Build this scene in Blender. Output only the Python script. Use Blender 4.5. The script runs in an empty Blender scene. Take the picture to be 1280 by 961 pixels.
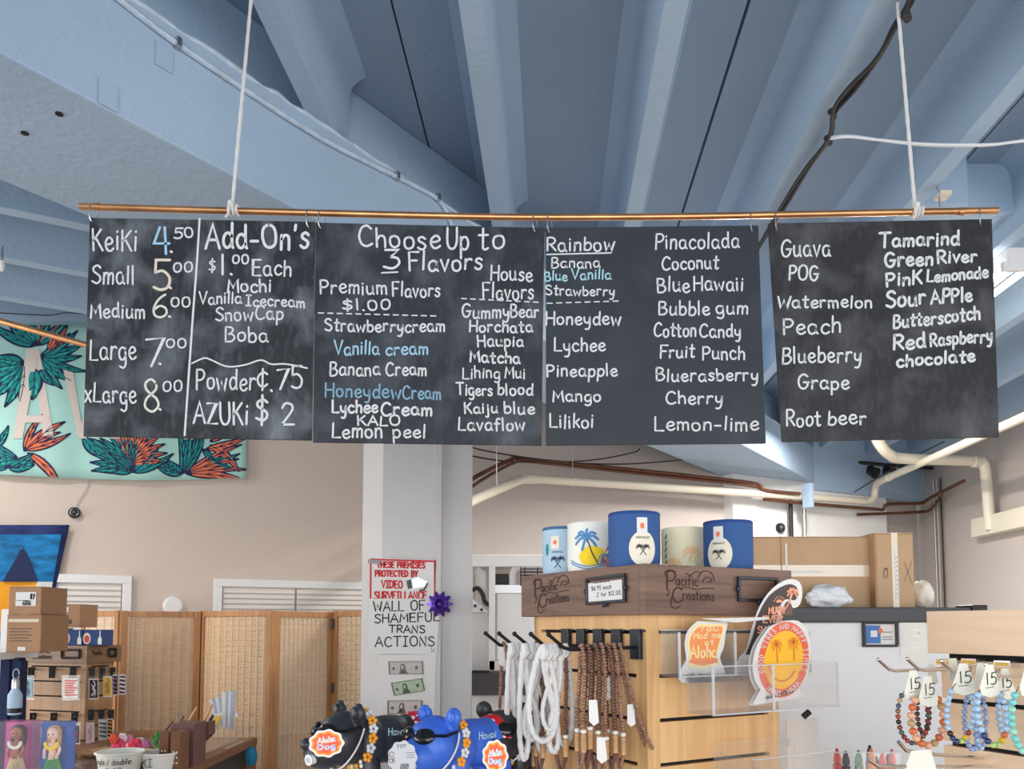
import bpy, bmesh, math, random
from mathutils import Vector, Matrix, noise
R = math.radians
C = bpy.context.scene.collection
SC = bpy.context.scene

# ------------------------------------------------------------------ camera
F = 1000.0                      # focal length in pixels of a 1280 wide frame
PITCH = R(4.0)
YH = 782.0                      # pixel row of the horizon
SH = YH - 480.5 - F * math.tan(PITCH)
EYE = 1.55
cam_d = bpy.data.cameras.new('camera')
cam = bpy.data.objects.new('camera', cam_d); C.objects.link(cam)
cam_d.sensor_width = 36.0
cam_d.lens = 36.0 * F / 1280.0
cam_d.shift_y = SH / 1280.0
cam_d.clip_start = 0.05
cam.location = (0, 0, EYE)
cam.rotation_euler = (R(90) + PITCH, 0, 0)
SC.camera = cam

# ------------------------------------------------------------------ light and exposure
w = bpy.data.worlds.new('sky'); SC.world = w; w.use_nodes = True
nt = w.node_tree; bg = nt.nodes['Background']
bg.inputs[0].default_value = (0.86, 0.93, 1.0, 1); bg.inputs[1].default_value = 1.0
def area(name, loc, rot, sx, sy, power, col):
    l = bpy.data.lights.new(name, 'AREA'); l.shape = 'RECTANGLE'; l.size = sx; l.size_y = sy
    l.energy = power; l.color = col
    o = bpy.data.objects.new(name, l); C.objects.link(o); o.location = loc; o.rotation_euler = rot
    return o
area('shopfront_daylight', (1.0, -3.2, 1.5), (R(90), 0, 0), 7.0, 2.6, 150, (1.0, 0.98, 0.95))
area('side_daylight', (-6.6, 1.0, 1.4), (R(90), 0, R(-90)), 5.0, 2.4, 150, (1.0, 0.95, 0.88))
area('right_daylight', (4.1, 1.2, 1.3), (R(90), 0, R(90)), 4.0, 2.0, 40, (1.0, 0.97, 0.93))
area('rear_fill_light', (1.35, 4.8, EYE+1.72), (0, 0, R(90)), 1.2, .12, 75, (1.0, 0.95, 0.88))  # added fill that brightens the back walls, no lamp is known here
area('rear_fill_light', (2.7, 6.2, EYE+1.72), (0, 0, R(90)), 1.2, .12, 75, (1.0, 0.95, 0.88))  # second added fill for the back walls, hidden behind the chalkboards
area('left_fill_light', (-3.2, 3.5, EYE+1.72), (0, 0, R(62)), 1.2, .12, 26, (1.0, 0.94, 0.86))  # added fill beyond the left frame edge, lifting the left wall
SC.view_settings.view_transform = 'Standard'
SC.view_settings.look = 'None'
SC.view_settings.gamma = 1
SC.view_settings.use_curve_mapping = False
SC.view_settings.exposure = 0.42

# ------------------------------------------------------------------ helpers
def ray(px, py):
    xc = (px - 640.0) / F; yc = (480.5 + SH - py) / F
    c, s = math.cos(PITCH), math.sin(PITCH)
    return Vector((xc, c - yc * s, s + yc * c))
ORI = Vector((0, 0, EYE))
def P(px, py, Y):
    d = ray(px, py); return ORI + d * (Y / d.y)
def PZ(px, py, z):
    d = ray(px, py); return ORI + d * ((z - EYE) / d.z)
def PP(px, py, p0, n):
    d = ray(px, py); return ORI + d * ((Vector(p0) - ORI).dot(n) / d.dot(n))
def frame(o, xd, up=(0, 0, 1)):
    x = Vector(xd).normalized(); z = Vector(up).normalized(); y = z.cross(x).normalized(); z = x.cross(y)
    m = Matrix((x, y, z)).transposed().to_4x4(); m.translation = Vector(o); return m

class MB:
    def __init__(s, M=None): s.v = []; s.f = []; s.M = M or Matrix.Identity(4)
    def add(s, vs, fs):
        b = len(s.v); s.v += [s.M @ Vector(v) for v in vs]; s.f += [tuple(i + b for i in f) for f in fs]; return s
    def box(s, x0, x1, y0, y1, z0, z1):
        return s.add([(x0,y0,z0),(x1,y0,z0),(x1,y1,z0),(x0,y1,z0),(x0,y0,z1),(x1,y0,z1),(x1,y1,z1),(x0,y1,z1)],
                     [(0,3,2,1),(4,5,6,7),(0,1,5,4),(1,2,6,5),(2,3,7,6),(3,0,4,7)])
    def hexa(s, a, b):             # two matching quads
        return s.add(list(a) + list(b), [(0,1,2,3),(7,6,5,4),(0,4,5,1),(1,5,6,2),(2,6,7,3),(3,7,4,0)])
    def prism(s, poly, off):       # poly: list of 3d points, off: extrusion vector
        n = len(poly); off = Vector(off)
        return s.add([Vector(p) for p in poly] + [Vector(p) + off for p in poly],
                     [tuple(range(n)), tuple(range(2*n-1, n-1, -1))] + [(i, i+n, (i+1) % n + n, (i+1) % n) for i in range(n)])
    def plan(s, poly, z0, z1): return s.prism([(x, y, z0) for x, y in poly], (0, 0, z1 - z0))
    def tube(s, pts, r, n=8, closed=False, cap=True):
        pts = [Vector(p) for p in pts]; m = len(pts); rs = r if isinstance(r, (list, tuple)) else [r] * m
        vs = []; prev = None
        for i, p in enumerate(pts):
            if closed: t = pts[(i+1) % m] - pts[i-1]
            else: t = pts[min(i+1, m-1)] - pts[max(i-1, 0)]
            t.normalize()
            if prev is None:
                a = Vector((0,0,1)) if abs(t.z) < .9 else Vector((1,0,0))
                prev = t.cross(a).normalized()
            u = (prev - t * prev.dot(t)); u = u.normalized() if u.length > 1e-6 else t.orthogonal().normalized()
            prev = u; v = t.cross(u)
            for k in range(n):
                a = 2*math.pi*k/n; vs.append(p + (u*math.cos(a) + v*math.sin(a)) * rs[i])
        fs = []
        for i in range(m if closed else m-1):
            j = (i+1) % m
            for k in range(n): fs.append((i*n+k, i*n+(k+1) % n, j*n+(k+1) % n, j*n+k))
        if cap and not closed: fs += [tuple(range(n-1, -1, -1)), tuple(range((m-1)*n, m*n))]
        return s.add(vs, fs)
    def ell(s, c, r, nu=12, nv=8, rot=None):
        c = Vector(c); r = (r, r, r) if not isinstance(r, (tuple, list)) else r; vs = []; fs = []
        q = rot or Matrix.Identity(3)
        for j in range(1, nv):
            b = math.pi*j/nv
            for i in range(nu):
                a = 2*math.pi*i/nu
                vs.append(c + q @ Vector((r[0]*math.sin(b)*math.cos(a), r[1]*math.sin(b)*math.sin(a), r[2]*math.cos(b))))
        vs += [c + q @ Vector((0,0,r[2])), c + q @ Vector((0,0,-r[2]))]; T = len(vs)-2
        for j in range(nv-2):
            for i in range(nu): fs.append((j*nu+i, (j+1)*nu+i, (j+1)*nu+(i+1) % nu, j*nu+(i+1) % nu))
        for i in range(nu): fs += [(T, i, (i+1) % nu), (T+1, (nv-2)*nu+(i+1) % nu, (nv-2)*nu+i)]
        return s.add(vs, fs)
    def lathe(s, prof, n=32, c=(0,0,0)):   # prof: (r,z) list
        c = Vector(c); vs = []; fs = []; m = len(prof)
        for r, z in prof:
            for k in range(n): a = 2*math.pi*k/n; vs.append(c + Vector((r*math.cos(a), r*math.sin(a), z)))
        for i in range(m-1):
            for k in range(n): fs.append((i*n+k, i*n+(k+1) % n, (i+1)*n+(k+1) % n, (i+1)*n+k))
        return s.add(vs, fs)
    def poly(s, pts): return s.add(pts, [tuple(range(len(pts)))])

WL = {}
def obj(name, mb, mat, parent=None, label=None, cat=None, group=None, kind=None, smooth=False, bevel=0):
    if parent is not None: base = WL[parent.name]
    else: base = Vector((0,0,0))
    xs = [v.x for v in mb.v]; ys = [v.y for v in mb.v]; zs = [v.z for v in mb.v]
    o0 = Vector(((min(xs)+max(xs))/2, (min(ys)+max(ys))/2, min(zs)))
    me = bpy.data.meshes.new(name); me.from_pydata([tuple(v - o0) for v in mb.v], [], mb.f); me.validate(); me.update()
    bm = bmesh.new(); bm.from_mesh(me); bmesh.ops.recalc_face_normals(bm, faces=bm.faces); bm.to_mesh(me); bm.free()
    me.materials.append(mat)
    if smooth:
        for p in me.polygons: p.use_smooth = True
        if smooth != 'all':
            try: me.set_sharp_from_angle(angle=R(40))
            except Exception: pass
    o = bpy.data.objects.new(name, me); C.objects.link(o); WL[o.name] = o0
    o.location = o0 - base
    if parent is not None: o.parent = parent
    if bevel:
        b = o.modifiers.new('bevel', 'BEVEL'); b.width = bevel; b.segments = 2; b.limit_method = 'ANGLE'
    tag(o, label, cat, group, kind); return o
def tag(o, label=None, cat=None, group=None, kind=None):
    if label: o['label'] = label
    if cat: o['category'] = cat
    if group: o['group'] = group
    if kind: o['kind'] = kind
    return o
def thing(name, label, cat, loc, group=None, kind=None):
    o = bpy.data.objects.new(name, None); o.empty_display_size = .05; C.objects.link(o); o.location = loc; WL[o.name] = Vector(loc)
    return tag(o, label, cat, group, kind)
def struct(name, mb, mat, **k): return obj(name, mb, mat, kind='structure', **k)
def copy_tree(o, parent=None):
    c = o.copy(); C.objects.link(c); c.parent = parent
    for ch in [x for x in KIDS.get(o.name, [])]: copy_tree(ch, c)
    return c
KIDS = {}
def index_kids():
    KIDS.clear()
    for o in bpy.data.objects:
        if o.parent: KIDS.setdefault(o.parent.name, []).append(o)
def dup(o, loc, rz=0, label=None, group=None):
    index_kids(); c = copy_tree(o); c.location = loc; c.rotation_euler.z = rz; WL[c.name] = Vector(loc)
    if label: c['label'] = label
    if group: c['group'] = group
    return c

# ------------------------------------------------------------------ materials
def lin(c):
    return tuple(((x/255)/12.92 if x/255 <= .04045 else ((x/255+.055)/1.055)**2.4) for x in c)
def mat(name, rgb, rough=.6, metal=0, var=0, vscale=8, bump=0, bscale=60, spec=.5, coat=0, emit=0, stretch=None):
    m = bpy.data.materials.new(name); m.use_nodes = True; n = m.node_tree.nodes; L = m.node_tree.links
    b = n['Principled BSDF']; col = lin(rgb)
    b.inputs['Base Color'].default_value = (*col, 1); b.inputs['Roughness'].default_value = rough
    b.inputs['Metallic'].default_value = metal; b.inputs['Specular IOR Level'].default_value = spec
    b.inputs['Coat Weight'].default_value = coat
    if emit: b.inputs['Emission Color'].default_value = (*col, 1); b.inputs['Emission Strength'].default_value = emit
    if var or bump:
        tc = n.new('ShaderNodeTexCoord'); mp = n.new('ShaderNodeMapping'); L.new(tc.outputs['Object'], mp.inputs[0])
        if stretch: mp.inputs['Scale'].default_value = stretch
    if var:
        nz = n.new('ShaderNodeTexNoise'); nz.inputs['Scale'].default_value = vscale; nz.inputs['Detail'].default_value = 5
        L.new(mp.outputs[0], nz.inputs['Vector'])
        cr = n.new('ShaderNodeValToRGB'); cr.color_ramp.elements[0].position = .3; cr.color_ramp.elements[1].position = .7
        cr.color_ramp.elements[0].color = (*[c*(1-var) for c in col], 1); cr.color_ramp.elements[1].color = (*[min(1, c*(1+var)) for c in col], 1)
        L.new(nz.outputs[0], cr.inputs[0]); L.new(cr.outputs[0], b.inputs['Base Color'])
    if bump:
        nb = n.new('ShaderNodeTexNoise'); nb.inputs['Scale'].default_value = bscale; nb.inputs['Detail'].default_value = 4
        L.new(mp.outputs[0], nb.inputs['Vector'])
        bp = n.new('ShaderNodeBump'); bp.inputs['Strength'].default_value = bump; bp.inputs['Distance'].default_value = .01
        L.new(nb.outputs[0], bp.inputs['Height']); L.new(bp.outputs[0], b.inputs['Normal'])
    return m
def board_mat(name, rgb, smudge, amount, warm=False):
    m = bpy.data.materials.new(name); m.use_nodes = True; n = m.node_tree.nodes; L = m.node_tree.links
    b = n['Principled BSDF']; b.inputs['Roughness'].default_value = .55; b.inputs['Specular IOR Level'].default_value = .35
    tc = n.new('ShaderNodeTexCoord')
    n1 = n.new('ShaderNodeTexNoise'); n1.inputs['Scale'].default_value = 7; n1.inputs['Detail'].default_value = 6; n1.inputs['Distortion'].default_value = .3
    L.new(tc.outputs['Object'], n1.inputs['Vector'])
    r1 = n.new('ShaderNodeMapRange'); r1.inputs[1].default_value = .47; r1.inputs[2].default_value = .8; L.new(n1.outputs[0], r1.inputs[0])
    mp = n.new('ShaderNodeMapping'); mp.inputs['Scale'].default_value = (14, 14, 4); L.new(tc.outputs['Object'], mp.inputs[0])
    n2 = n.new('ShaderNodeTexNoise'); n2.inputs['Scale'].default_value = 6; n2.inputs['Detail'].default_value = 6; L.new(mp.outputs[0], n2.inputs['Vector'])
    r2 = n.new('ShaderNodeMapRange'); r2.inputs[1].default_value = .5; r2.inputs[2].default_value = .85; L.new(n2.outputs[0], r2.inputs[0])
    ad = n.new('ShaderNodeMath'); ad.operation = 'MULTIPLY_ADD'; L.new(r2.outputs[0], ad.inputs[0]); ad.inputs[1].default_value = .3; L.new(r1.outputs[0], ad.inputs[2])
    mu = n.new('ShaderNodeMath'); mu.operation = 'MULTIPLY'; mu.use_clamp = True; mu.inputs[1].default_value = amount; L.new(ad.outputs[0], mu.inputs[0])
    mx = n.new('ShaderNodeMix'); mx.data_type = 'RGBA'; mx.inputs[6].default_value = (*lin(rgb), 1); mx.inputs[7].default_value = (*lin(smudge), 1)
    L.new(mu.outputs[0], mx.inputs[0]); L.new(mx.outputs[2], b.inputs['Base Color']); return m
def chalk_mat(name, rgb):
    m = bpy.data.materials.new(name); m.use_nodes = True; n = m.node_tree.nodes; L = m.node_tree.links
    b = n['Principled BSDF']; b.inputs['Roughness'].default_value = .95; b.inputs['Specular IOR Level'].default_value = .1
    tc = n.new('ShaderNodeTexCoord'); nz = n.new('ShaderNodeTexNoise'); nz.inputs['Scale'].default_value = 420; nz.inputs['Detail'].default_value = 3
    L.new(tc.outputs['Object'], nz.inputs['Vector'])
    r1 = n.new('ShaderNodeMapRange'); r1.inputs[1].default_value = .28; r1.inputs[2].default_value = .5; L.new(nz.outputs[0], r1.inputs[0])
    mx = n.new('ShaderNodeMix'); mx.data_type = 'RGBA'; mx.inputs[6].default_value = (*lin([c*.52 for c in rgb]), 1); mx.inputs[7].default_value = (*lin(rgb), 1)
    L.new(r1.outputs[0], mx.inputs[0]); L.new(mx.outputs[2], b.inputs['Base Color']); return m
def wood_mat(name, dark, light, axis='z', scale=1.0, rough=.45, bump=.08):
    m = bpy.data.materials.new(name); m.use_nodes = True; n = m.node_tree.nodes; L = m.node_tree.links
    b = n['Principled BSDF']; b.inputs['Roughness'].default_value = rough
    tc = n.new('ShaderNodeTexCoord'); mp = n.new('ShaderNodeMapping')
    s = {'z': (22, 22, 1.6), 'x': (2.2, 2.2, 26), 'y': (22, 1.6, 22)}[axis]; mp.inputs['Scale'].default_value = [a*scale for a in s]
    L.new(tc.outputs['Object'], mp.inputs[0])
    nz = n.new('ShaderNodeTexNoise'); nz.inputs['Scale'].default_value = 1.6; nz.inputs['Detail'].default_value = 7; nz.inputs['Distortion'].default_value = .8
    L.new(mp.outputs[0], nz.inputs['Vector'])
    cr = n.new('ShaderNodeValToRGB'); cr.color_ramp.elements[0].position = .32; cr.color_ramp.elements[1].position = .68
    cr.color_ramp.elements[0].color = (*lin(dark), 1); cr.color_ramp.elements[1].color = (*lin(light), 1)
    L.new(nz.outputs[0], cr.inputs[0]); L.new(cr.outputs[0], b.inputs['Base Color'])
    bp = n.new('ShaderNodeBump'); bp.inputs['Strength'].default_value = bump; L.new(nz.outputs[0], bp.inputs['Height']); L.new(bp.outputs[0], b.inputs['Normal'])
    return m
def clear_mat(name, tint=(1,1,1), opac=.035):
    m = bpy.data.materials.new(name); m.use_nodes = True; n = m.node_tree.nodes; L = m.node_tree.links
    out = n['Material Output']; n.remove(n['Principled BSDF'])
    tr = n.new('ShaderNodeBsdfTransparent'); tr.inputs[0].default_value = (*tint, 1)
    gl = n.new('ShaderNodeBsdfGlossy'); gl.inputs['Roughness'].default_value = .05
    di = n.new('ShaderNodeBsdfDiffuse'); di.inputs[0].default_value = (.9,.92,.94,1)
    lw_ = n.new('ShaderNodeLayerWeight'); lw_.inputs[0].default_value = .5; fr = n.new('ShaderNodeMath'); fr.operation = 'POWER'; fr.inputs[1].default_value = 4; L.new(lw_.outputs['Facing'], fr.inputs[0]); fr2 = n.new('ShaderNodeMath'); fr2.operation = 'MULTIPLY_ADD'; fr2.inputs[1].default_value = .5; fr2.inputs[2].default_value = .03; L.new(fr.outputs[0], fr2.inputs[0]); fr = fr2
    m1 = n.new('ShaderNodeMixShader'); m1.inputs[0].default_value = opac; L.new(tr.outputs[0], m1.inputs[1]); L.new(di.outputs[0], m1.inputs[2])
    m2 = n.new('ShaderNodeMixShader'); L.new(fr.outputs[0], m2.inputs[0]); L.new(m1.outputs[0], m2.inputs[1]); L.new(gl.outputs[0], m2.inputs[2])
    L.new(m2.outputs[0], out.inputs[0]); return m
def spots_mat(name, base, spot, scale=60, thr=.35, rough=.6, feature='F1'):
    m = bpy.data.materials.new(name); m.use_nodes = True; n = m.node_tree.nodes; L = m.node_tree.links
    b = n['Principled BSDF']; b.inputs['Roughness'].default_value = rough
    tc = n.new('ShaderNodeTexCoord'); v = n.new('ShaderNodeTexVoronoi'); v.inputs['Scale'].default_value = scale; L.new(tc.outputs['Object'], v.inputs['Vector'])
    g = n.new('ShaderNodeMath'); g.operation = 'LESS_THAN'; g.inputs[1].default_value = thr; L.new(v.outputs['Distance'], g.inputs[0])
    mx = n.new('ShaderNodeMix'); mx.data_type = 'RGBA'; mx.inputs[6].default_value = (*lin(base), 1); mx.inputs[7].default_value = (*lin(spot), 1)
    L.new(g.outputs[0], mx.inputs[0]); L.new(mx.outputs[2], b.inputs['Base Color']); return m

BLUE = (164, 187, 210)
M = dict(
 blue=mat('blue_concrete_paint', BLUE, .75, var=.05, vscale=1.5, bump=.35, bscale=35),
 bluetrim=mat('blue_paint_rough_edge', (188, 204, 220), .8, var=.12, vscale=25, bump=.6, bscale=50),
 slab=mat('blue_slab_paint_shaded', (146, 167, 189), .75, var=.06, vscale=1.2, bump=.3, bscale=30),  # girder blue darkened: shade between the joists put into the colour
 dark=mat('dark_gap', (22, 24, 28), .9), black=mat('black_metal', (20, 20, 23), .4, spec=.4),
 beige=mat('beige_wall_paint', (212, 196, 184), .85, var=.025, vscale=.7, bump=.15, bscale=60),
 grey=mat('warm_grey_wall_paint', (190, 180, 175), .85, var=.03, vscale=.8, bump=.15, bscale=60),
 white=mat('white_paint', (232, 232, 232), .6, var=.03, vscale=3), col=mat('white_column_paint', (202, 200, 199), .6, var=.035, vscale=3, bump=.1, bscale=25),
 paper=mat('white_paper', (226, 224, 221), .8), cream=mat('cream_pvc', (222, 214, 196), .45),
 floor=mat('grey_concrete_floor', (150, 148, 146), .5, var=.08, vscale=2, bump=.05),
 copper=mat('copper_tube', (214, 156, 108), .3, .9, var=.25, vscale=9), pipe=mat('brown_copper_pipe', (110, 70, 52), .5, .4, var=.3, vscale=8),
 rope=mat('white_cord', (228, 226, 225), .9, bump=.5, bscale=400), chrome=mat('chrome', (225, 226, 230), .22, 1),
 steel=mat('steel_wire', (185, 185, 188), .35, 1), cable=mat('black_cable', (35, 32, 32), .5), wcable=mat('white_cable', (225, 228, 232), .5),
 card=mat('brown_cardboard', (190, 158, 124), .85, var=.05, vscale=10, bump=.05), card2=mat('dark_cardboard', (170, 130, 98), .85, var=.06, vscale=10),
 tape=mat('clear_packing_tape', (222, 206, 184), .2, coat=.4), ink=mat('black_ink', (32, 32, 36), .7), redink=mat('red_ink', (205, 30, 44), .6),
 walnut=wood_mat('walnut_wood', (92, 68, 58), (132, 100, 84), 'x'), walnut2=wood_mat('brown_display_wood', (108, 76, 54), (140, 104, 76), 'x'),
 maple=wood_mat('maple_panel', (206, 160, 108), (230, 188, 134), 'z'), maple2=wood_mat('brown_maple_panel', (150, 112, 78), (176, 136, 98), 'z'),
 ash=wood_mat('pale_ash_panel', (226, 196, 164), (236, 208, 178), 'x', bump=.02), counterwood=wood_mat('counter_wood', (120, 78, 52), (158, 108, 76), 'y'),
 frame_wood=wood_mat('screen_frame_wood', (160, 108, 66), (196, 144, 96), 'z'), dgrey=mat('dark_grey_laminate', (70, 66, 68), .5), charcoal=mat('charcoal_top', (58, 60, 66), .45),
 clear=clear_mat('clear_acrylic'), clearedge=clear_mat('acrylic_edge', (.95,.97,1), .45), bag=clear_mat('clear_plastic_bag', (1,1,1), .5),
 engrave=mat('engraved_wood', (62, 44, 36), .8),
)
# ------------------------------------------------------------------ hand lettering (own stroke font)
G = {
'A':'7|l 0,0 3.5,10 7,0|l 1.4,3.6 5.7,3.6','B':'6.2|l .5,0 .5,10|s .5,10 4,9.8 5,7.8 3.5,5.7 .7,5.2|s .7,5.2 4.5,5 6,2.8 4.2,.3 .5,0',
'C':'7|s 6.5,8.5 4.5,10 2,8.8 .6,5 1.5,1.3 4,0 6.8,1.3','D':'7|l .5,0 .5,10|s .5,10 4,9.5 6.5,5.5 4.5,1 .5,0','E':'6|l 5.5,10 .5,10 .5,0 5.8,0|l .5,5.3 4.8,5.3',
'F':'5.8|l .5,0 .5,10 5.8,10|l .5,5.4 4.6,5.4','G':'7.4|s 6.5,8.6 4.2,10 1.6,8.5 .6,4.8 1.8,1 4.4,.1 6.4,2.2 6.5,4.4|l 4,4.5 7.4,4.5','H':'6.6|l .5,0 .5,10|l 6.2,0 6.2,10|l .5,5.2 6.2,5.2',
'I':'5|l 2.5,0 2.5,10|l .5,10 4.5,10|l .5,0 4.5,0','J':'4.5|s 4,10 4,3 3,.3 1,.4 .3,2','K':'6|l .5,0 .5,10|l 5.5,9.8 .7,4.6|l 2.2,5.8 6,0','L':'5.5|l .8,10 .5,0 5.5,0',
'M':'8|l .3,0 1.2,10 4,3.5 6.8,10 7.8,0','N':'6.5|l .5,0 .5,10 6,0 6,10','O':'7.6|s 4,10 1.3,8.5 .5,5 1.5,1.2 4,0 6.5,1.4 7.2,5 6.3,8.7 3.6,10','P':'5.8|l .5,0 .5,10|s .5,9.8 4,9.8 5.6,7.6 4,5.1 .6,4.7',
'Q':'7.6|s 4,10 1.3,8.5 .5,5 1.5,1.2 4,0 6.5,1.4 7.2,5 6.3,8.7 3.6,10|l 5,2.5 7.4,-.5','R':'6|l .5,0 .5,10|s .5,9.8 4,9.8 5.6,7.6 4,5.1 .6,4.7|l 2.2,4.8 6,0','S':'6|s 5.5,8.6 3.6,10 1.2,9 1,7 3,5.5 5.2,4 5.6,1.8 3.5,0 .4,1.2',
'T':'7|l 0,10 7,10|l 3.5,10 3.5,0','U':'6.5|s .5,10 .5,3.2 2,.3 4.5,.3 6,3.2 6,10','V':'6.6|l 0,10 3.3,0 6.6,10','W':'8.6|l 0,10 2.2,0 4.2,7 6.4,0 8.6,10','X':'6|l 0,10 6,0|l 6,10 0,0','Y':'6|l 0,10 3,5|l 6,10 3,5 2.6,0','Z':'6.3|l .4,10 6,10 .3,0 6.2,0',
'a':'5.6|s 4.6,5.2 2.8,6.1 .9,5 .4,2.6 1.4,.4 3.2,.3 4.5,2 4.7,5.6|s 4.7,5.6 4.7,1.5 5.6,.1','b':'5.2|l .6,10 .6,.3|s .6,3.5 2,5.8 4,5.6 5,3 4,.6 2,.1 .6,1.2','c':'4.8|s 4.6,5 3,6.1 1.2,5.2 .4,2.9 1.4,.6 3.2,.1 4.8,1.1',
'd':'5.4|s 4.6,4.6 3,6 1.2,5.3 .4,2.8 1.3,.5 3,.2 4.6,2|s 4.8,10 4.7,5 4.8,1 5.3,0','e':'5|s .6,3 3,3.2 4.6,4.2 3.8,5.8 2.2,6 .7,4.4 .5,2.2 1.8,.3 3.6,.2 5,1.3','f':'4.2|s 4.4,9.4 3,10 1.9,8.6 1.8,5 1.7,0|l .2,5.8 3.9,5.8',
'g':'5.3|s 4.6,5.2 2.8,6.1 .9,5 .4,2.6 1.4,.4 3.2,.3 4.5,2 4.7,5.6|s 4.7,5.8 4.8,1 4.6,-2.4 3,-3.8 .8,-3','h':'5|l .6,10 .5,0|s .6,3.6 2,5.8 3.8,5.8 4.5,4 4.5,0','i':'1.8|l .8,6 .8,0|l .8,8.1 .85,8.5','j':'2.6|s 1.8,6 1.8,-2 .9,-3.7 -.3,-3|l 1.8,8.1 1.85,8.5',
'k':'4.6|l .6,10 .6,0|l 4.2,6 .7,2.6|l 1.8,3.6 4.6,0','l':'1.8|l .7,10 .7,0','m':'7.2|l .5,6 .5,0|s .5,3.8 1.6,5.8 3,5.7 3.5,4 3.5,0|s 3.5,3.8 4.8,5.8 6.1,5.6 6.6,4 6.6,0','n':'5|l .5,6 .5,0|s .5,3.8 1.9,5.9 3.7,5.7 4.3,4 4.4,0',
'o':'5.3|s 2.8,6 .9,5.2 .4,3 1,.8 2.6,0 4.3,.9 4.9,3 4.2,5.3 2.4,6','p':'5.2|l .6,6 .5,-4|s .6,4 2,5.9 4,5.6 4.9,3.2 4,.7 2.2,.1 .6,1.4','q':'5.2|s 4.6,5.2 2.8,6.1 .9,5 .4,2.6 1.4,.4 3.2,.3 4.5,2|l 4.7,6 4.7,-4','r':'4.2|l .6,6 .5,0|s .5,3.4 1.6,5.5 3.2,6 4,5.3',
's':'4.4|s 4,5.2 2.6,6.1 1,5.4 1.1,4 2.8,3.1 3.9,1.9 3.2,.3 1.6,0 .3,.9','t':'4.2|s 2,9.4 1.9,3 2,.6 3,.1 4,.7|l .2,6.5 4,6.5','u':'5.4|s .6,6 .5,2.4 1.3,.3 3,.3 4.4,2.2 4.5,6|s 4.5,6 4.6,1.3 5.2,0','v':'4.6|l .2,6 2.2,0 4.4,6','w':'7|l .2,6 1.7,0 3.3,4.8 5,0 6.8,6',
'x':'4.7|l .3,6 4.4,0|l 4.4,6 .3,0','y':'5|s .5,6 .6,3 1.8,1.6 3.6,2 4.5,5.8|s 4.5,6 4.3,0 3.2,-3.4 1,-3.4','z':'4.7|l .4,6 4.2,6 .3,0 4.5,0',
'0':'6|s 3.2,10 1.1,8.6 .5,5 1.2,1.3 3,0 4.9,1.4 5.5,5 4.8,8.7 2.9,10','1':'2.6|l 1.4,10 1.4,0','2':'6|s .6,7.8 2,10 4.6,9.4 5,7 3,3.6 .4,0|l .4,0 5.8,0','3':'5.6|l .5,10 5,10 2.4,6.2|s 2.4,6.2 4.8,5.5 5.4,2.6 3.4,.1 .4,1',
'4':'6|l 2.6,10 .3,3.6 5.8,3.6|l 4.4,10 4.4,-.6','5':'5.6|l 5.6,10 1.2,10 .9,5.8|s .9,5.8 3.4,6.3 5.4,4 4.8,1 2.6,0 .3,.9','6':'5.6|s 4.8,10 2.4,7.8 .7,4 1,1 3,0 5,1.5 4.8,4 2.8,5 .9,3.4','7':'6|l .2,9.4 5.8,10 2,0',
'8':'6|s 5,8.6 3.2,10 1.2,8.9 1.3,7 3,5.4 5,3.8 5.4,1.6 3.2,0 .8,1.4 1.2,3.8 3,5.4 4.8,7 4.9,8.8','9':'5.4|s 4.6,8.8 2.8,10 .9,8.6 1,6.2 2.8,5.2 4.6,6.6 4.8,9 4.6,4 4.2,0',
'$':'6|s 5.5,8 3.6,9 1.2,8.2 1,6.6 3,5.4 5.2,4 5.4,2.2 3.5,.9 .4,1.8|l 3.1,10.8 3.1,-1','¢':'6|s 6,7.6 4,8.6 1.6,7 .8,4.6 1.8,2 4,1 6,2.4|l 3.6,10.5 3.4,-.8','.':'1.8|l .6,.3 1.2,-.2','-':'4.5|l .5,3.8 4,3.8',"'":'2|l 1,10.4 .7,8.2','/':'4|l .2,-1 3.8,10.5',
'?':'5|s .5,8 2,10 4.4,9 4,6.6 2.4,5 2.3,3|l 2.3,.6 2.4,0','!':'2|l 1,10 .9,3|l .9,.6 1,0','&':'7|s 6.4,0 2,7 2.2,9.4 4,9.6 4.2,7.6 1.2,4.4 .6,2 2.4,0 4.8,.8 6,3.4',' ':'4','#':'6|l 1.5,0 2.2,10|l 4,0 4.7,10|l .4,3.3 5.6,3.3|l .6,6.7 5.8,6.7','*':'4|l 2,6 2,3|l .8,5.4 3.2,3.6|l 3.2,5.4 .8,3.6'}
_GL = {}
def catmull(p, k=5):
    if len(p) < 3: return p
    o = []
    for i in range(len(p)-1):
        a = p[max(i-1, 0)]; b = p[i]; c = p[i+1]; d = p[min(i+2, len(p)-1)]
        for j in range(k):
            t = j/k
            o.append(tuple(.5*((2*b[q]) + (-a[q]+c[q])*t + (2*a[q]-5*b[q]+4*c[q]-d[q])*t*t + (-a[q]+3*b[q]-3*c[q]+d[q])*t**3) for q in range(len(b))))
    o.append(p[-1]); return o
def glyph(ch):
    if ch not in _GL:
        parts = G.get(ch, G['o']).split('|'); st = []
        for s in parts[1:]:
            pts = [tuple(float(a) for a in q.split(',')) for q in s[2:].split()]
            st.append(catmull(pts) if s[0] == 's' else pts)
        _GL[ch] = (float(parts[0]), st)
    return _GL[ch]
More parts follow.
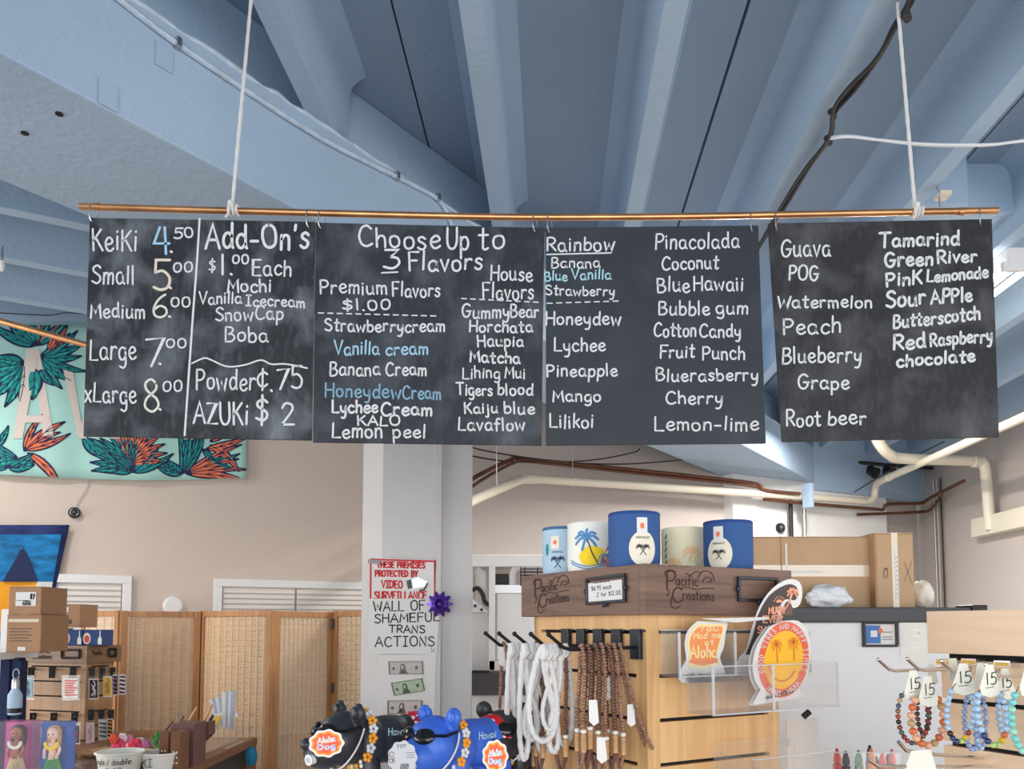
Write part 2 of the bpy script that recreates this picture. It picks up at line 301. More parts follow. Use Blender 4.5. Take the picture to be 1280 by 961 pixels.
def ribbon(mb, pts, w, fn):
    """flat pen stroke along 2-D points, mapped to the surface by fn"""
    q = [pts[0]]
    for p in pts[1:]:
        if math.hypot(p[0]-q[-1][0], p[1]-q[-1][1]) > w*.12: q.append(p)
    if len(q) < 2: q.append((q[0][0]+w*.3, q[0][1]))
    d0 = Vector((q[0][0]-q[1][0], q[0][1]-q[1][1])).normalized(); d1 = Vector((q[-1][0]-q[-2][0], q[-1][1]-q[-2][1])).normalized()
    q = [(q[0][0]+d0.x*w*.45, q[0][1]+d0.y*w*.45)] + q + [(q[-1][0]+d1.x*w*.45, q[-1][1]+d1.y*w*.45)]
    vs = []; m = len(q)
    for i, p in enumerate(q):
        a = q[max(i-1, 0)]; b = q[min(i+1, m-1)]; t = Vector((b[0]-a[0], b[1]-a[1])); t = t.normalized() if t.length else Vector((1, 0))
        if 0 < i < m-1:
            t1 = Vector((p[0]-a[0], p[1]-a[1])).normalized(); k = 1/max(.55, abs(t1.dot(t)))
        else: k = .45
        nx, ny = -t.y, t.x; h = w*.5*k
        vs += [fn(p[0]+nx*h, p[1]+ny*h), fn(p[0]-nx*h, p[1]-ny*h)]
    mb.add(vs, [(2*i, 2*i+1, 2*i+3, 2*i+2) for i in range(m-1)])
def letter(mb, txt, x0, x1, y0, y1, cap, w, fn, jit=.02, rnd=None, slant=0, up=-1):
    """write txt from x0 to x1 on a baseline going y0 -> y1; up=-1 when y grows downward"""
    rnd = rnd or random.Random(txt); gap = 1.5
    tot = sum(glyph(c)[0] for c in txt) + gap*(len(txt)-1); sx = (x1-x0)/tot; cx = 0
    for c in txt:
        gw, st = glyph(c); r = rnd.uniform(-1, 1)*jit; k = cap/10*(1+rnd.uniform(-1, 1)*jit); dy = rnd.uniform(-1, 1)*jit*cap
        for s in st:
            pts = []
            for gx, gy in s:
                X = cx+gx+r*gy+slant*gy*(cap/10)/max(abs(sx), 1e-6)*.1; x = x0+X*sx
                base = y0+(y1-y0)*(x-x0)/(x1-x0) if x1 != x0 else y0
                pts.append((x, base+dy+up*gy*k))
            ribbon(mb, pts, w, fn)
        cx += gw+gap

# ------------------------------------------------------------------ structure
DW = Vector((.881, .4735, 0)).normalized(); NW = Vector((DW.y, -DW.x, 0))        # back wall direction, normal to the room
PW = Vector((0, 6.68, 0))
def onwall(px, py, off=0): return PP(px, py, PW + NW*off, NW)
DJ = Vector((.05, 1, 0)).normalized()
def xj(xp, Y): return xp + .05*Y
DG = Vector((.582, .813, 0)).normalized(); NG = Vector((DG.y, -DG.x, 0)); PG = Vector((-1.037, 2.357, 0))
def ongirder(px, py, off=0): return PP(px, py, PG + NG*off, NG)
HJ, HS, HG = EYE+1.85, EYE+2.17, EYE+1.47
def girder_y(xp, back=.12):      # where a joist line X = xp+.05Y meets the girder's upper face
    p = PG - NG*back
    return ((xp - p.x) + DG.x/DG.y*p.y)/(DG.x/DG.y - .05)
def wl(t, off=0): q = PW + DW*t + NW*off; return (q.x, q.y)

struct('floor', MB().box(-12, 10, -16, 10, -.1, 0), M['floor'])
struct('wall_back', MB().plan([wl(-9), wl(5.32), wl(5.32, -.2), wl(-9, -.2)], 0, HS+.1), M['beige'])
struct('wall_back_upper', MB().plan([wl(-9), wl(-.2), wl(-.2, .03), wl(-9, .03)], HJ+.03, HS+.1), M['blue'])
struct('wall_right', MB().plan([(4.72, 9.4), (4.0, -4.0), (4.2, -4.0), (4.92, 9.4)], 0, HS+.1), M['grey'])
# blue painted band and grey lower part of the back wall, right of the column
struct('wall_back_grey', MB().plan([wl(-.6), wl(5.30), wl(5.30, .015), wl(-.6, .015)], 0, HS), M['grey'])
struct('wall_back_band', MB().plan([wl(3.45), wl(5.30), wl(5.30, .17), wl(3.45, .17)], EYE+1.40, HS), M['blue'])
struct('wall_pilaster', MB().plan([wl(2.35, .14), wl(4.6, .14), wl(4.6, 0), wl(2.35, 0)], 0, EYE+1.49), M['white'])

ceil = struct('ceiling', MB().box(-9, 6, -5, 10.5, HS+.06, HS+.2), M['dark'])
for k, xs in enumerate([-3.05, -1.80, -.555, .694, 1.94, 3.19]):
    a, b = xs+.006, xs+1.243
    obj('slab_panel', MB().plan([(xj(a, -5), -5), (xj(b, -5), -5), (xj(b, 10.2), 10.2), (xj(a, 10.2), 10.2)], HS, HS+.08), M['slab'], ceil)
obj('slab_panel', MB().plan([(-9, -5), (-3.4, -5), (-2.6, 10.2), (-9, 10.2)], HS+.002, HS+.08), M['slab'], ceil)
def joist(a, b, perp, w0=.036, w1=.055):
    a = Vector(a); b = Vector(b); n = perp
    q = lambda p, s, z: Vector((p.x, p.y, 0)) + n*s + Vector((0, 0, z))
    mb = MB()
    prof = [(-w0, HJ), (w0, HJ), (w1, HS-.07), (w1+.012, HS-.035), (w1+.04, HS-.01), (w1+.075, HS+.004), (-w1-.075, HS+.004), (-w1-.04, HS-.01), (-w1-.012, HS-.035), (-w1, HS-.07)]; K = len(prof)
    mb.add([q(a, s, z) for s, z in prof] + [q(b, s, z) for s, z in prof], [tuple(range(K)), tuple(range(2*K-1, K-1, -1))] + [(i, i+K, (i+1) % K+K, (i+1) % K) for i in range(K)])
    o = obj('joist', mb, M['blue'], ceil, smooth=True)
nJ = Vector((DJ.y, -DJ.x, 0))
for n in range(-4, 9):
    xp = -.236+.613*(n-1)
    ye = min(girder_y(xp), 9.0+xp*.45)
    if ye < -3: continue
    joist((xj(xp, -4.5), -4.5, 0), (xj(xp, ye), ye, 0), nJ)
nP = Vector((DW.y, -DW.x, 0))
for Yc in (3.0, 3.48, 3.96, 4.44):
    p = Vector((-.64*Yc, Yc, 0))
    # run until the far face of the girder
    pf = PG - NG*.62
    den = DW.x*DG.y - DW.y*DG.x; t = ((pf.x-p.x)*DG.y - (pf.y-p.y)*DG.x)/den
    joist(p - DW*6, p + DW*t, nP)
# girder with a ledge, lower web and recessed upper part
a = PG - DG*7; b = PG + DG*7.6
g = MB()
prof = [(0, HG), (0, HJ-.002), (-.12, HJ+.012), (-.12, HS), (-.62, HS), (-.65, HG)]
vs = []
for p in (a, b):
    for s, z in prof: vs.append(Vector((p.x, p.y, 0)) + NG*s + Vector((0, 0, z)))
g.add(vs, [tuple(range(6)), tuple(range(11, 5, -1))] + [(i, i+6, (i+1) % 6+6, (i+1) % 6) for i in range(6)])
gird = obj('girder', g, M['blue'], ceil, label='deep pale blue concrete girder crossing the ceiling diagonally', bevel=.01)
# rough painted seam along the girder ledge
rs = random.Random(5); sm = MB(); pts = []
for i in range(150):
    t = -2.5+i*.06; q = PG + DG*t + NG*(-.004+rs.uniform(-.002, .002)); pts.append((q.x, q.y, HJ-.004+rs.uniform(-.005, .003)))
sm.tube(pts, [.008+rs.uniform(-.002, .004) for _ in pts], 6)
obj('plaster_seam', sm, M['bluetrim'], gird, smooth=True)
def rectline(px, py, w, h):
    c = ongirder(px, py, .002); m = frame(c, DG); mb = MB(m); mb.box(-w/2, w/2, -.004, 0, -h/2, h/2); return mb
obj('cover_plate', rectline(205, 72, .055, .075), M['blue'], gird, bevel=.001)
obj('cover_plate', rectline(135, 119, .055, .075), M['blue'], gird, bevel=.001)
for px, py in ((74, 142), (31, 166)):
    c = PZ(px, py, HG); obj('bolt_hole', MB().tube([(c.x, c.y, HG-.003), (c.x, c.y, HG+.01)], .011, 10), M['dark'], gird)
# blue painted conduit strapped on the girder face
cp = [(120, -25), (150, 0), (215, 50), (300, 108), (400, 172), (490, 218), (535, 241), (550, 252), (560, 268), (566, 290), (568, 330)]
cd = thing('ceiling_conduit', 'thin pale blue conduit strapped along the face of the diagonal girder', 'conduit', ongirder(300, 108, .02))
obj('conduit_tube', MB().tube([ongirder(x, y, .012) for x, y in catmull(cp, 4)], .0095, 8), M['bluetrim'], cd, smooth=True)
for x, y in ((222, 54), (496, 220), (547, 247)):
    c = ongirder(x, y, .012); obj('strap', MB(frame(c, DG)).box(-.008, .008, -.013, .012, -.016, .016), M['steel'], cd, bevel=.002)
# stepped blocking between two joists at the right
bl = MB(); Yb = 3.5
bl.plan([(xj(1.64, Yb), Yb), (2.07, Yb), (2.07, Yb+.3), (xj(1.64, Yb), Yb+.3)], EYE+1.90, HS)
obj('blocking', bl, M['blue'], ceil, bevel=.006)
obj('blocking', MB().plan([(2.07, Yb+.12), (xj(2.19, Yb), Yb+.12), (xj(2.19, Yb), Yb+.4), (2.07, Yb+.4)], EYE+1.93, HS), M['blue'], ceil, bevel=.004)

# column
cpx = [(452, 3.72), (477, 3.62), (543, 3.60), (543.2, 3.575), (551, 3.575), (551.2, 3.60), (590, 3.60)]
pl = [((x-640)/1000*Y, Y) for x, Y in cpx] + [(-.205, 4.05), (-.70, 4.15)]
colm = struct('column', MB().plan(pl, 0, HG+.01), M['col'])

# windows in the back wall
def wwin(name, x0, x1, ytop, split=None):
    A = onwall(x0, ytop, .0); B = onwall(x1, ytop + (x1-x0)*.027, .0); L_ = (Vector((B.x, B.y, 0))-Vector((A.x, A.y, 0))).length
    fr = frame((A.x, A.y, 0), DW); z1 = A.z; z0 = z1-1.1; t = .055
    w_ = thing(name, None, None, (A.x, A.y, z0), kind='structure')
    def bx(n, m, *a, **k): return obj(n, MB(fr).box(*a), m, w_, **k)
    bx('window_frame', M['white'], -.0, L_, -.035, .0, z1-t, z1, bevel=.004)
    bx('window_frame', M['white'], 0, t, -.035, 0, z0, z1-t, bevel=.004); bx('window_frame', M['white'], L_-t, L_, -.035, 0, z0, z1-t, bevel=.004)
    bx('window_frame', M['white'], t, L_-t, -.035, 0, z0, z0+t)
    bx('backing', M['blindback'], t, L_-t, -.006, -.002, z0+t, z1-t)
    xs = [t, L_-t] if not split else [t, L_*split, L_*split, L_-t]
    for a_, b_ in zip(xs[::2], xs[1::2]):
        z = z1-t-.012
        while z > z0+t+.02:
            q = MB(fr); q.hexa([(a_+.008, -.026, z-.030), (b_-.008, -.026, z-.030), (b_-.008, -.010, z+.010), (a_+.008, -.010, z+.010)],
                               [(a_+.008, -.022, z-.030), (b_-.008, -.022, z-.030), (b_-.008, -.006, z+.010), (a_+.008, -.006, z+.010)])
            obj('slat', q, M['blind'], w_); z -= .037
M['blind'] = mat('white_blind_slat', (226, 220, 214), .6); M['blindback'] = mat('blind_backing', (196, 190, 184), .7)  # slats, and an even backing sheet a little darker than them
wwin('window_1', 40, 165, 716.5); wwin('window_2', 267, 470, 723, .48)

# ------------------------------------------------------------------ hanging rod, ropes, boards
YB = 2.25
rp = [(100, 258), (220, 261.5), (392, 266), (560, 270), (680, 271.5), (860, 270.5), (1040, 267), (1247, 263)]
rod = thing('hanging_rod', 'long copper rod carrying the four chalkboards', 'rod', P(640, 271, YB))
obj('rod_tube', MB().tube([P(x, y, YB) for x, y in catmull(rp, 4)], .0095, 12), M['copper'], rod, smooth=True)
for x, y in ((1201, 264.5), (122, 258.5)): obj('coupling', MB().tube([P(x-3, y, YB), P(x+3, y, YB)], .0112, 12), M['copper'], rod, smooth=True)
def rope(p0, p1, label):
    t = thing('hanging_rope', label, 'rope', P(*p1, YB))
    a, b = P(*p1, YB), PZ(*p0, HJ+.005); n = 40
    obj('cord', MB().tube([a.lerp(b, i/n) for i in range(n+1)], [.0052+.0006*math.sin(i*1.9) for i in range(n+1)], 8), M['rope'], t, smooth=True)
    k = MB()
    for j, ox in enumerate((-.006, .004, .012)):
        k.tube([a + Vector((ox+j*.002, .0135*math.sin(q), -.002+.0135*math.cos(q))) for q in [2*math.pi*i/14 for i in range(14)]], .0045, 6, closed=True)
    k.ell(a+Vector((0, -.012, .014)), .009, 8, 6)
    k.tube([a+Vector((0, -.012, .01)), a+Vector((-.006, -.014, -.02)), a+Vector((-.014, -.013, -.03))], .0035, 6)
    obj('knot', k, M['rope'], t, smooth=True)
for p0, p1, lab in (((315, -14), (290, 262), 'white rope tied to the copper rod above the leftmost chalkboard'),
                    ((1122, 4), (1144, 264), 'white rope tied to the copper rod above the rightmost chalkboard')):
    rope(p0, p1, lab)
M['b1'] = board_mat('chalkboard_smudged', (37, 40, 46), (128, 134, 144), .85)
M['b2'] = board_mat('chalkboard_hazy', (40, 44, 51), (104, 110, 120), .65)
M['b3'] = board_mat('chalkboard_clean', (47, 52, 60), (76, 82, 92), .35)
M['b4'] = board_mat('chalkboard_worn', (41, 42, 46), (108, 108, 112), .65)
M['chalk'] = chalk_mat('white_chalk', (226, 228, 232)); M['chblue'] = chalk_mat('light_blue_chalk', (168, 208, 236)); M['chcream'] = chalk_mat('cream_chalk', (232, 220, 204))
M['chcyan'] = chalk_mat('pale_cyan_chalk', (176, 222, 232)); M['chdim'] = chalk_mat('thin_blue_chalk', (140, 180, 205)); M['chgreen'] = chalk_mat('pale_green_chalk', (222, 228, 216))
def board(name_label, quad, bm_, lines, extra=()):
    loc = P(sum(q[0] for q in quad)/4, quad[3][1], YB)
    t = thing('chalkboard', name_label, 'chalkboard', loc)
    f = [P(x, y, YB-.004) for x, y in quad]; bk = [v+Vector((0, .009, 0)) for v in f]
    pan = obj('board_panel', MB().hexa(f, bk), bm_, t, bevel=.0012)
    fn = lambda x, y: P(x, y, YB-.0048)
    for ln in lines:
        txt, x0, x1, y0, y1, cap = ln[:6]; w_ = ln[6] if len(ln) > 6 else 2.3; m_ = ln[7] if len(ln) > 7 else 'chalk'
        mb = MB(); letter(mb, txt, x0, x1, y0, y1, cap, w_, fn, .06)
        obj('chalk_lettering', mb, M[m_], t)
    for kind, pts, w_ in extra:
        mb = MB()
        if kind == 'line': ribbon(mb, catmull(pts, 6), w_, fn)
        else:
            (xa, ya), (xb, yb) = pts; n = int((xb-xa)/11)
            for i in range(n):
                u = i/n; v = u+.55/n; ribbon(mb, [(xa+(xb-xa)*u, ya+(yb-ya)*u), (xa+(xb-xa)*v, ya+(yb-ya)*v)], w_, fn)
        obj('chalk_line', mb, M['chalk'], t)
    return t
board('leftmost chalkboard listing cup sizes with prices and add-ons', [(112, 272), (393.5, 277), (389.5, 550), (104, 545)], M['b1'], [
 ('KeiKi',116,171,313,313,27,2.6),('4',192,213,315,315,32,3.2,'chblue'),('.',212,216,315,315,16,3),('50',217,242,298,297,13,2.2),('Small',114.5,168,355,355,23,2.4),
 ('5',191,213,362,362,36,3.4,'chcream'),('.',211,215,360,360,14,3),('00',216,241,340,339,12,2.2),('Medium',113,181,397,397,18,2.4),('6',190,210,397,397,27,2.8,'chgreen'),('.',210,214,396,396,14,3),('00',213,238,383,383,12,2.2),
 ('Large',112,170,449,449,25,2.4),('7',181,205,456,456,34,2.8),('.',198,202,455,455,14,3),('00',207,233,434,434,11,2.2),('xLarge',106,170,502,504,23,2.4),('8',179,200,513,513,39,3,'chgreen'),('.',198,202,512,512,14,3),('00',203,228,489,488,13,2.2),
 ("Add-On's",257,386,311,311,30,3.6),('$',261,269,340,340,15,2),('1',275,281,344,344,26,3),('.',287,291,343,343,14,3),('00',290,311,329,329,11,2.2),('Each',315,364,344,344,20,2.4),('Mochi',284,339,365,365,16,2.4),
 ('Vanilla',249,302,380,379,14,2.2),('Icecream',307,381,382,384,13,2.2),('SnowCap',269,354,400,400,17,2.2),('Boba',281,335,427,427,18,2.3),('Powder',245,319,487,487,24,2.4),('¢',320,334,487,487,24,2.6),('.75',337,378,487,486,27,2.6),
 ('AZUKi',242,310,529,529,26,2.8),('$',319,335,530,530,32,3.2),('2',351,368,531,531,26,2.8)],
 [('line', [(249.5, 273), (246, 330), (240, 410), (230.8, 544)], 2.6), ('line', [(240,454),(255,447.5),(264.5,450),(284,458),(306,456),(326,450),(339,455),(358,455),(384,460)], 2)])
board('chalkboard headed Choose Up to 3 Flavors with premium and house flavors', [(394.5, 278), (680.5, 284.5), (677, 556.5), (391, 552.5)], M['b2'], [
 ('Choose',448,550,308,311,25,2.8),('Up',558,586,312,312,28,2.8),('to',598,631,311,310,27,2.8),('3',478,499,335,335,23,3),('Flavors',511,603,338,337,22,2.8),('House',613,665.5,350,351,18),('Flavors',603.5,667,373,374,19),
 ('Premium',400,484,366,368,17),('Flavors',490.6,550,370,371,17),('$1.00',428,488,387,387,13),('Strawberry',406,504,414,414,15),('cream',506,556,414.5,414.5,15),('Vanilla',418,474,443,443,16,2.3,'chblue'),('cream',482,535,443,443,15,2.3,'chblue'),
 ('Banana',412,475,469,469,17),('Cream',482,533,469,469,16),('Honeydew',406,501,496,498,17,2.2,'chdim'),('Cream',503,551,498,499,16,2.2,'chdim'),('Lychee',415,472,516,516,15,2.8),('Cream',476,540,519,519,16,2.8),('KALO',447,500,532,531,12),('Lemon',415,478,547,547,18,2.5),('peel',491,532,547,547,16),
 ('Gummy',577,636.5,397,397,16),('Bear',638,673.6,397,397,16),('Horchata',586.5,666,415,415,14),('Haupia',597,654,433,433,14),('Matcha',587.5,650,452.6,454,14,2.5),('Lihing',578,625,472.6,472.6,14,2),('Mui',631,656.5,473,473,14,2),('Tigers',571,615.5,493.6,493.6,14),('blood',622,666,493.6,493.6,14),
 ('Kaiju',580.6,622,516,516,13),('blue',630,668,517,517,14),('Lavaflow',572.6,656,538,538,15)],
 [('line', [(477, 341), (497, 340)], 2), ('dash', [(398, 391), (550, 395)], 1.6), ('dash', [(577, 373), (678, 378)], 1.6)])
board('chalkboard listing flavors from Rainbow to Lemon-lime', [(682.5, 284.5), (948, 281.5), (957.5, 554), (682.5, 556.5)], M['b3'], [
 ('Rainbow',683.5,768,314,313,17),('Banana',689,750,334.5,334.5,13,2),('Blue',681,709,350.6,350.6,11.5,1.9,'chcyan'),('Vanilla',714.5,764,349,349,12,1.9,'chcyan'),('Strawberry',682,768,369,369,12,1.9),('Honeydew',682,776,406,406,16),('Lychee',692.6,756.5,439,439,16),('Pineapple',683.5,771.6,470,470,15),
 ('Mango',691,751,501.6,501.6,14),('Lilikoi',687,741.6,534.5,534.5,17),('Pinacolada',819,924,311,309,19),('Coconut',827,898,337,336,17),('Blue',821.6,862,364.5,364.5,18),('Hawaii',867,929,363,363,18),('Bubble',823,887,393.5,393.5,17),('gum',895,935,392.6,392.6,16),
 ('Cotton',817,870,421,421,16),('Candy',874,926,421,421,16),('Fruit',825,868,447.4,447.4,16),('Punch',878,931,449,450,17),('Bluerasberry',820,947.5,476,476,15.5),('Cherry',832,903,505,505,16),('Lemon-lime',818,948,538,538,17)],
 [('line', [(683.5, 318), (764, 316)], 1.8), ('dash', [(684, 379), (778, 376)], 1.5)])
board('rightmost chalkboard listing Guava and Tamarind columns of flavors', [(960.5, 279), (1240, 273.5), (1249, 546), (978, 552)], M['b4'], [
 ('Guava',975.7,1038,320,319,22,2.5),('POG',986,1023,350,350,18,2.5),('Watermelon',972,1090,384.7,384,15,2.5),('Peach',979,1051,418,416,20,2.5),('Blueberry',977.5,1076.5,454,452,19,2.5),('Grape',997,1061,486,486,17,2.5),('Root',983,1026,533,532,19,2.5),('beer',1034.6,1083,531,530,18,2.5),
 ('Tamarind',1099,1199,310,305,17,3.3),('Green',1106,1166,334,330,17,3.3),('River',1172,1221,329,326.5,15,3.1),('PinK',1108,1152,358,354,16,3.2),('Lemonade',1158.5,1235,352.6,346.5,14,3),('Sour',1107.5,1157,384,380,19,3.4),('APPle',1164,1215,380,376,17,3.2),
 ('Butterscotch',1116.6,1225,410,399,16,3),('Red',1116.6,1157,437,434,18,3.3),('Raspberry',1163,1240,432,427,16,2.9),('chocolate',1121,1218.5,458,452,15,3.2)])
def ring(px, ytop, ybot, label):
    c = P(px, (ytop+ybot)/2, YB); h = (ybot-ytop)/2/1000*YB
    pts = [c + Vector((.26*h*math.sin(a), .012*math.sin(a), h*math.cos(a))) for a in [2*math.pi*i/20 for i in range(20)]]
    obj('ring_hook', MB().tube(pts, .0019, 6, closed=True), M['steel'], label=label, cat='ring', smooth=True)
for px, a, b, lab in ((117, 254, 279, 'leftmost steel ring holding the left corner of the price chalkboard'), (387, 261, 286, 'steel ring at the right corner of the price chalkboard'),
    (402, 262, 287, 'steel ring at the left corner of the Choose Up to chalkboard'), (669, 267, 291, 'steel ring at the right corner of the Choose Up to chalkboard'),
    (687, 267, 292, 'steel ring above the word Rainbow'), (940, 265, 291, 'steel ring at the right corner of the Lemon-lime chalkboard'),
    (971, 264, 290, 'steel ring above the word Guava'), (1225, 259, 284, 'rightmost steel ring at the Tamarind chalkboard corner')): ring(px, a, b, lab)
# ------------------------------------------------------------------ ceiling services
bun = thing('cable_bundle', 'black cable bundle drooping under the ceiling joist behind the right rope', 'cable', PZ(1040, 140, HJ))
cpts = [(1150, -60), (1137, 0), (1120, 32), (1095, 76), (1062, 112), (1042, 138), (1037, 172), (1008, 212), (975, 262), (950, 305), (925, 350)]
for k, (ox, r) in enumerate(((0, .009), (6, .007), (-4, .006))):
    wob = random.Random(k)
    pts = [PZ(x+ox*(.4+.6*math.sin(i*1.7+k)), y+ox*.5*math.cos(i*1.3), HJ-.02-.012*k) for i, (x, y) in enumerate(cpts)]
    obj('cable', MB().tube([Vector(p) for p in catmull([tuple(p) for p in pts], 6)], r, 8), M['cable'], bun, smooth=True)
for x, y in ((1133, 18), (1040, 142), (1035, 175)):
    c = PZ(x, y, HJ-.03); obj('cable_tie', MB().tube([c+Vector((-.010, -.014, 0)), c+Vector((.014, .02, 0))], .012, 8), M['cable'], bun)
wp = [(1035, 172), (1062, 170), (1100, 175), (1150, 181), (1200, 182.5), (1240, 181), (1262, 178), (1300, 172), (1360, 160)]
wc = thing('white_cable', 'white cable slung across the ceiling joists at right', 'cable', PZ(1150, 181, HJ-.03))
for k in range(2):
    obj('cable', MB().tube([Vector(p) for p in catmull([tuple(PZ(x, y+k*1.5*math.sin(x*.02), HJ-.03-.008*k)) for x, y in wp], 6)], .0052, 8), M['wcable'], wc, smooth=True)
c = PZ(1174, 247, HJ-.05)
hk = thing('ceiling_hook', 'small white hook block under the joist above the right end of the rod', 'hook', c)
obj('block', MB().box(c.x-.008, c.x+.04, c.y-.03, c.y+.03, c.z, c.z+.018), M['cream'], hk, bevel=.002)
obj('chain', MB().tube([c+Vector((-.01, 0, .05)), c+Vector((-.005, -.01, .01)), c+Vector((-.008, -.015, -.05))], .0025, 6), M['steel'], hk)
# fluorescent lamp under a joist on the right
lx = lambda Y, s: 2.285+s+.05*Y
lamp = thing('tube_lamp', 'white fluorescent batten lamp on the ceiling right of the chalkboards', 'lamp', (lx(4.1, 0), 4.1, EYE+1.79))
M['lit'] = mat('lit_tube', (255, 246, 228), .4, emit=12)
def lb(x0, x1, y0, y1, z0, z1): return MB().add([(lx(y0, x0), y0, z0), (lx(y0, x1), y0, z0), (lx(y1, x1), y1, z0), (lx(y1, x0), y1, z0), (lx(y0, x0), y0, z1), (lx(y0, x1), y0, z1), (lx(y1, x1), y1, z1), (lx(y1, x0), y1, z1)], [(0,3,2,1),(4,5,6,7),(0,1,5,4),(1,2,6,5),(2,3,7,6),(3,0,4,7)])
obj('housing', lb(-.045, .045, 3.80, 5.05, EYE+1.775, EYE+1.85), M['white'], lamp, bevel=.004)
for y in (3.80, 5.01): obj('lamp_holder', lb(-.07, .07, y, y+.03, EYE+1.735, EYE+1.78), M['white'], lamp, bevel=.003)
for s in (-.052, .052): obj('tube', MB().tube([(lx(3.83, s), 3.83, EYE+1.748), (lx(5.01, s), 5.01, EYE+1.748)], .016, 12), M['lit'], lamp, smooth=True)
# second copper rod at the left, in front of the banner
r2 = [P(-60, 383, 3.0), P(0, 401, 3.0), P(106, 430.5, 3.0), P(190, 455, 3.0)]
obj('copper_rod', MB().tube(r2, .0115, 10), M['copper'], label='short copper rod sloping in front of the tropical banner at left', cat='rod', smooth=True)
obj('wire', MB().tube([onwall(x, y, .06) for x, y in catmull([(-40, 388), (0, 391), (60, 394), (80, 391), (110, 392), (200, 396)], 5)], .003, 6), M['cable'], label='thin dark wire along the wall above the tropical banner', cat='wire', smooth=True)
c = P(2, 324, 3.6)
hk = thing('ceiling_hook', 'small steel chain hook at the far left under the joists', 'hook', c)
obj('chain', MB().tube([c+Vector((0, 0, .06)), c+Vector((.005, 0, -.04))], .005, 6), M['steel'], hk); obj('hook_tip', MB().ell(c+Vector((.004, 0, -.03)), (.012, .01, .03), 8, 6), M['white'], hk)

# pipes at the right end of the room
def pipe(name, label, cat, pts, r, m, collars=(), k=5, n=10):
    t = thing(name, label, cat, pts[0]); q = [Vector(p) for p in catmull([tuple(p) for p in pts], k)]
    obj('tube', MB().tube(q, r, n), m, t, smooth=True)
    for c, d in collars: obj('collar', MB().tube([c-d, c+d], r*1.16, n), m, t, smooth=True)
    return t
A = [P(560, 645, 5.2), P(592, 625, 5.55), P(640, 604, 6.2), P(655, 599, 6.36), P(675, 599, 6.45), P(720, 602, 6.6), P(900, 614, 7.4), P(1060, 625, 8.2), P(1082, 627, 8.35), P(1092, 622, 8.4), P(1094, 612, 8.4), P(1097, 604, 8.3), P(1112, 596, 8.0), P(1180, 566, 6.8), P(1280, 521, 5.6), P(1400, 470, 4.6)]
pp = pipe('drain_pipe', 'long cream plastic pipe running above the boxes and up toward the right', 'pipe', A, .036, M['cream'], [(P(663, 598.5, 6.4), Vector((.05, .02, 0))), (P(716, 601.5, 6.59), Vector((.012, .006, 0))), (P(616, 614, 5.88), Vector((.01, .02, .01))), (P(1112, 596, 8.0), Vector((.01, -.02, .008)))])
for x, y0, y1, Y in ((716, 545, 602, 6.6), (621, 540, 612, 5.9)): obj('hanger_rod', MB().tube([P(x-1, y0-60, Y), P(x, y1, Y)], .004, 6), M['steel'], pp)
B = [P(1090, 535, 7.0), P(1100, 555, 7.05), P(1112, 568, 7.15), P(1130, 573, 7.25), P(1215, 576, 7.5), P(1228, 579, 7.5), P(1232, 590, 7.5), P(1238, 662, 7.5)]
pipe('bent_pipe', 'fat cream pipe bending down the right wall behind the chalkboard corner', 'pipe', B, .05, M['cream'], [(P(1222, 577, 7.5), Vector((.05, .01, 0)))])
def onright(px, py, off=0): return PP(px, py, Vector((4.72-off, 9.4, 0)), Vector((-1, .0537, 0)).normalized())
q0, q1 = onright(1229, 649, .0), onright(1229, 672, .0); q2 = onright(1420, 630, 0)
dd = Vector((q2.x-q0.x, q2.y-q0.y, 0)).normalized(); nn = Vector((-1, .0537, 0)).normalized()
obj('wall_duct', MB().prism([q1, Vector((q0.x, q0.y, q0.z)), q0+dd*3.5, q1+dd*3.5], nn*.12), M['cream'], label='boxed cream duct running along the right wall', cat='duct', bevel=.008)
for i, x in enumerate((1166, 1170.5, 1175)):
    a, b = onright(x, 590, .03), onright(x+2, 790, .03); b = Vector((a.x, a.y, .0))
    obj('wall_conduit', MB().tube([Vector((a.x, a.y, EYE+1.6)), b], .009, 8), (M['steel'], M['grey'], M['cable'])[i], label=('left of three thin vertical conduits near the wall corner', 'middle of three thin vertical conduits near the wall corner', 'right of three thin vertical conduits near the wall corner')[i], cat='conduit', smooth=True)
cpipes = [
 ('pair of brown copper pipes above the cream pipe, upper one', [P(560, 618, 5.4), P(598, 594, 5.9), P(640, 574, 6.3), P(655, 574, 6.45), P(800, 588, 6.95), P(930, 602, 7.5), P(950, 607, 7.6), P(958, 613, 7.62), P(1000, 617, 7.8)], .017),
 ('pair of brown copper pipes above the cream pipe, lower one', [P(570, 622, 5.4), P(610, 595, 6.0), P(646, 577, 6.3), P(664, 577, 6.45), P(800, 592, 6.95), P(930, 606, 7.5), P(953, 613, 7.62)], .013),
 ('brown copper pipe running just below the cream pipe at right', [P(955, 624, 7.7), P(1040, 632, 8.1), P(1092, 636, 8.4), P(1104, 637, 8.5), P(1110, 630, 8.5), P(1150, 629, 8.7), P(1163, 622, 8.6), P(1205, 601, 7.7)], .018),
 ('lower brown copper pipe turning the far corner of the wall', [P(1072, 643, 8.45), P(1148, 640, 8.8), P(1164, 636, 8.7), P(1176, 620, 8.4), P(1176, 618, 8.3)], .016),
]
for lab, pts, r in cpipes: pipe('copper_pipe', lab, 'pipe', pts, r, M['pipe'], k=3, n=8)
